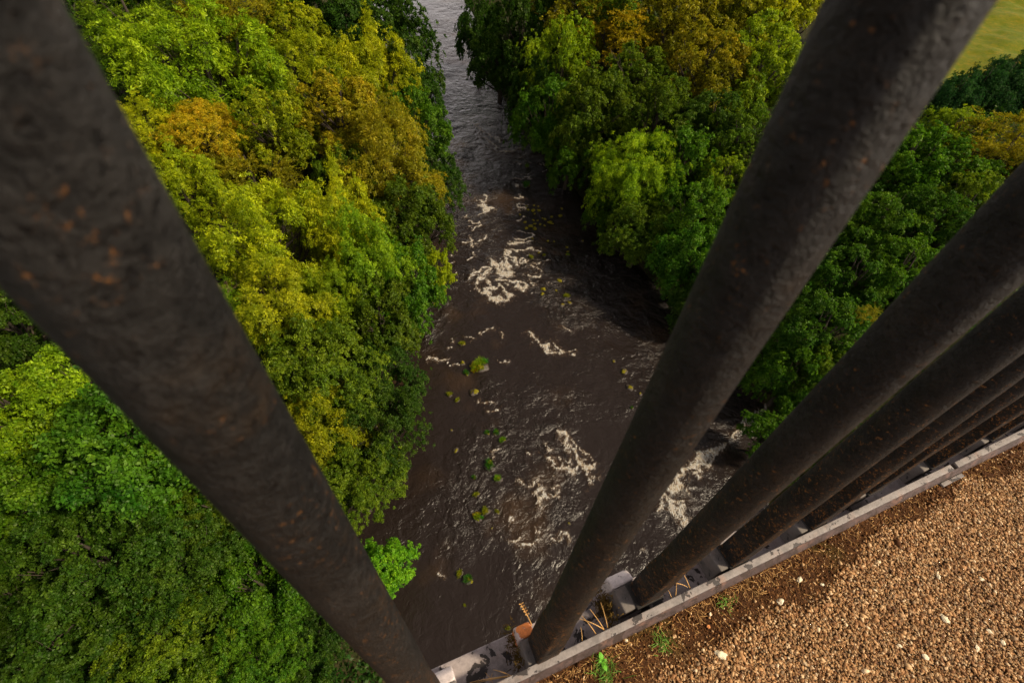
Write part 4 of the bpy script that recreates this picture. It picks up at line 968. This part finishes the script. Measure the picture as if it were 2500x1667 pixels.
V = V * np.stack([rng.uniform(.9, 1.6, n), rng.uniform(.7, 1.1, n), rng.uniform(.45, .8, n)], -1)[:, None, :] * sz[:, None, None]
tilt = rng.normal(size=n) * .35
ct, st = np.cos(tilt)[:, None], np.sin(tilt)[:, None]
y_ = V[:, :, 1] * ct - V[:, :, 2] * st; z_ = V[:, :, 1] * st + V[:, :, 2] * ct
ca, sa_ = np.cos(ang)[:, None], np.sin(ang)[:, None]
xx = V[:, :, 0] * ca - y_ * sa_; yy = V[:, :, 0] * sa_ + y_ * ca
cxp = O0.x + RD.x * ga_ + RNn.x * gb_; cyp = O0.y + RD.y * ga_ + RNn.y * gb_
czp = path_z(ga_, gb_) + sz * .25 + rng.random(n) * .0015
V = np.stack([xx + cxp[:, None], yy + cyp[:, None], z_ + czp[:, None]], -1).reshape(-1, 3)
F = (IFc[None] + (np.arange(n) * 12)[:, None, None]).reshape(-1, 3)
gv = obj('gravel', mesh_np('gravel', V, F, M_GRAVEL, False, fattr={'tone': np.repeat(rng.random(n), 20)}))
tag(gv, 'loose warm brown gravel covering the path at the lower right', 'gravel', kind='stuff')

PS_LABEL = ['pale round pebble among the gravel toward the right edge', 'largest white stone in the gravel at the right', 'white wedge-shaped stone low in the gravel', 'cream stone where the gravel begins, mid path edge',
            'pale pink pebble near the right picture edge', 'thin pale sliver of stone at the edge of the brown soil', 'small white pebble low at the right picture edge', 'flat grey-pink stone at the right edge, low down',
            'pinkish pebble near the bottom right corner', 'lumpy pale stone where gravel meets the soil, lower middle', 'small white pebble in mid gravel', 'little cream pebble beside the cream stone at the gravel edge',
            'bright orange pebble on the brown soil', 'square white chip of stone just below the grey strip', 'tan pebble on the soil above the orange one']
PEB = [rock_mesh('pebble', s + 20, M_PALE, .6) for s in range(4)]
PEBO = rock_mesh('pebble_orange', 40, M_ORANGE, .5)
for i, (x, y, r) in enumerate(PALE):
    o = obj('pale_stone', PEBO if i == 12 else PEB[i % 4], None, (x, y, -.024)); r *= .78
    o.scale = (r * rs.uniform(.9, 1.3), r * rs.uniform(.6, .9), r * .5); o.rotation_euler = (rs.uniform(-.3, .3), rs.uniform(-.3, .3), rs.uniform(0, 6))
    if i == 12: o.name = 'orange_pebble'
    tag(o, PS_LABEL[i], 'stone', 'larger stones lying on the path')

# soil crumbs and dry grass along the strip
def blades(spec, rng, lo=-.0238):
    V = []; F = []
    for (p, d, L_, ww) in spec:
        p = np.array(p, float); d = np.array(d, float)
        side = np.cross(d, [0, 0, 1.0]); side /= (np.linalg.norm(side) + 1e-9)
        side = side * ww + np.array([0, 0, ww * .4])
        pts = []
        q = p.copy(); dd = d / np.linalg.norm(d)
        for i in range(5):
            pts.append(q.copy()); dd = dd + np.array([0, 0, -.18]) + rng.normal(size=3) * .12; dd /= np.linalg.norm(dd); q = q + dd * L_ / 4
            if lo is not None and q[2] < lo: q[2] = lo + rng.random() * .002
        k = len(V)
        for i, a in enumerate(pts):
            t = 1 - i / 5
            V += [a - side * t, a + side * t]
        F += [(k + 2 * i, k + 2 * i + 1, k + 2 * i + 3, k + 2 * i + 2) for i in range(4)]
    return np.array(V), np.array(F)
spec = []
for _ in range(2000):
    a = rng.uniform(-.3, 2.2); b = -.045 - abs(rng.normal()) * .026
    if rng.random() > (.35 + .9 * float(vnoise(np.array(a), np.array(b), .07, 12))) * (1.3 if a < .8 else .5): continue
    v = loc3(a, b, -.024); an = rng.random() * 6.28; up = rng.uniform(.0, .45)
    spec.append(((v.x, v.y, v.z), (math.cos(an), math.sin(an), up), rng.uniform(.005, .020), rng.uniform(.0002, .00055)))
V, F = blades(spec, rng)
dg = obj('dry_grass', mesh_np('dry_grass', V, F, M_DRY)); tag(dg, 'short dead straw-coloured grass along the grey strip', 'dry grass', kind='stuff')
n = 16000
ca_ = rng.uniform(-.3, 2.4, n); cb_ = -.045 - rng.random(n) * .09
cs = .0010 * np.exp(rng.normal(size=n) * .45)
V = IV[None] * (1 + rng.uniform(-.3, .3, (n, 12, 1))) * cs[:, None, None]
V[:, :, 0] += (O0.x + RD.x * ca_ + RNn.x * cb_)[:, None]; V[:, :, 1] += (O0.y + RD.y * ca_ + RNn.y * cb_)[:, None]
V[:, :, 2] += (path_z(ca_, cb_) + cs * .4)[:, None]
F = (IFc[None] + (np.arange(n) * 12)[:, None, None]).reshape(-1, 3)
def crumb_material():
    q = NM('soil_crumbs')
    a = q.attr('tone')
    cr = q.n('ShaderNodeValToRGB'); q.l(a, cr.inputs[0]); e = cr.color_ramp.elements
    e[0].color = (.03, .012, .005, 1); e[1].color = (.75, .52, .28, 1); e[1].position = 1
    for p_, c_ in ((.5, (.10, .04, .014)), (.85, (.24, .11, .035))): x = e.new(p_); x.color = (*c_, 1)
    return q.done(q.bsdf(cr.outputs[0], .9, spec=.15))
cm = obj('soil_crumbs', mesh_np('soil_crumbs', V.reshape(-1, 3), F, crumb_material(), False, fattr={'tone': np.repeat(rng.random(n), 20)}))
tag(cm, 'dark brown crumbly soil and grit between strip and gravel', 'soil', kind='stuff')

# green tufts
def grass_tuft(a, b, r, nb, L0, label, z=-.024, mat=None):
    sp = []
    for _ in range(nb):
        v = loc3(a + rng.normal() * r * .4, b + rng.normal() * r * .4, z); an = rng.random() * 6.28
        sp.append(((v.x, v.y, v.z), (math.cos(an) * .6, math.sin(an) * .6, rng.uniform(.5, 1.4)), L0 * rng.uniform(.5, 1.3), .0006))
    V, F = blades(sp, rng)
    c0 = loc3(a, b, z); V = V - np.array(c0)
    o = obj('grass_tuft', mesh_np('grass_tuft', V, F, mat or M_GRASS), None, c0)
    return tag(o, label, 'grass tuft', 'small grass tufts on the soil strip')
grass_tuft(.2826, -.0740, .030, 110, .022, 'green grass tuft around the two-leaved weed at the bottom edge')
grass_tuft(.4017, -.0776, .020, 70, .016, 'small dark green grass tuft right of the two-leaved weed')
grass_tuft(.5553, -.0688, .020, 50, .014, 'faint green grass patch on the soil farther up the strip')
sp = []
wd = empty('leafy_weed', loc3(.2855, -.0590, -.024))
tag(wd, 'small weed with two broad bright green leaves by the strip', 'plant')
for j, (an, s, up) in enumerate(((1.9, .011, .5), (-1.2, .012, .35), (.4, .006, .6), (3.4, .006, .5))):
    V = []; F = []
    for i in range(7):
        t = i / 6; w_ = .36 * s * math.sin(math.pi * min(1, t * .93 + .05)) + .0003
        c0 = np.array([math.cos(an) * t * s * 1.3, math.sin(an) * t * s * 1.3, .004 + up * s * math.sin(t * 2.2)])
        sd2 = np.array([-math.sin(an), math.cos(an), .25]) * w_
        V += [c0 - sd2, c0 - np.array([0, 0, .12 * w_]), c0 + np.array([-math.sin(an), math.cos(an), -.25]) * w_]
    for i in range(6):
        F += [(3 * i, 3 * i + 1, 3 * i + 4, 3 * i + 3), (3 * i + 1, 3 * i + 2, 3 * i + 5, 3 * i + 4)]
    obj('leaf', mesh_np('weed_leaf', np.array(V), np.array(F), M_BROADLEAF, True), wd)

def stalks(name, label, paths, cat, mat=M_DRY, extra=None):
    c0 = Vector(paths[0][0][0])
    P2 = [[(Vector(p) - c0, r) for p, r in pth] for pth in paths]
    V, F = tubes(P2, 5)
    o = obj(name, mesh_np(name, V, F, mat, True), None, c0)
    return tag(o, label, cat, None)
def arc(a, b, h, r=.0006, n=7):
    a = Vector(a); b = Vector(b); out = []
    for i in range(n):
        t = i / (n - 1); p_ = a.lerp(b, t) + Vector((0, 0, h * 4 * t * (1 - t))); out.append((p_, r * (1.1 - .6 * t)))
    return out
stalks('dry_stalks', 'crossed dead grass stalks lying on the ledge left of the second bar', [
    arc(loc3(.128, -.019, -.010), loc3(.058, .004, -.05), .012, .0009), arc(loc3(.124, -.018, -.012), loc3(.062, .001, -.055), .008, .0008),
    arc(loc3(.126, -.018, -.012), loc3(.102, .004, -.03), .008, .0007), arc(loc3(.095, -.012, -.04), loc3(.088, .008, -.05), .008, .0005),
    arc(loc3(.085, -.016, -.04), loc3(.10, .002, -.05), .008, .0005)], 'dead grass')
seed = [arc(loc3(.192, .040, -.02), loc3(.177, .066, .05), .004, .0010)]
for t in (.45, .6, .72, .85, .97):
    base = Vector(seed[0][3][0]).lerp(Vector(seed[0][6][0]), (t - .45) / .5)
    for s_ in (-1, 1):
        tip = base + RD * (.004 * s_) + Vector((0, 0, .008))
        seed.append([(base, .0005), (base.lerp(tip, .5), .0013), (tip, .0004)])
stalks('grass_seed_head', 'pale dried grass seed head poking up behind the second bar', seed, 'dead grass')
stalks('dry_stalks', 'bent dead grass stalks in the gap between the second and third bars', [
    arc(loc3(.292, -.022, -.004), loc3(.277, .020, .004), .008, .0008), arc(loc3(.310, -.020, -.004), loc3(.271, .015, .004), .010, .0009),
    arc(loc3(.309, -.020, -.004), loc3(.294, .018, .022), .004, .0008), arc(loc3(.316, -.020, -.004), loc3(.318, .020, .022), .004, .0007),
    arc(loc3(.262, -.021, -.004), loc3(.268, .0, .01), .005, .0006)], 'dead grass')
stalks('dry_stalks', 'folded dead grass stem beside the foot of the third bar', [
    arc(loc3(.463, -.022, -.004), loc3(.4643, -.006, .03), .002, .0008), arc(loc3(.4643, -.006, .03), loc3(.488, -.018, .012), .004, .0007),
    arc(loc3(.455, -.022, -.004), loc3(.447, -.008, .02), .002, .0006), arc(loc3(.498, -.022, -.004), loc3(.492, .010, .02), .002, .0009)], 'dead grass')
# mossy debris against the third socket
def moss_heap(a, b, r, nb, label):
    sp = []
    for _ in range(nb):
        v = loc3(a + rng.normal() * r * .35, b + rng.normal() * r, -.067 + abs(rng.normal()) * .022); an = rng.random() * 6.28
        sp.append(((v.x, v.y, v.z), (math.cos(an), math.sin(an), rng.uniform(.2, 1)), rng.uniform(.004, .012), .0009))
    V, F = blades(sp, rng, -.0685); c0 = loc3(a, b, -.067)
    o = obj('moss_heap', mesh_np('moss_heap', V - np.array(c0), F, M_LITTER), None, c0)
    tag(o, label, 'moss', 'moss lodged between the railing feet', 'stuff')
moss_heap(.342, .014, .022, 420, 'dark olive moss and litter against the left side of the third socket')
moss_heap(.152, .016, .022, 260, 'strip of dark moss against the left side of the second socket')
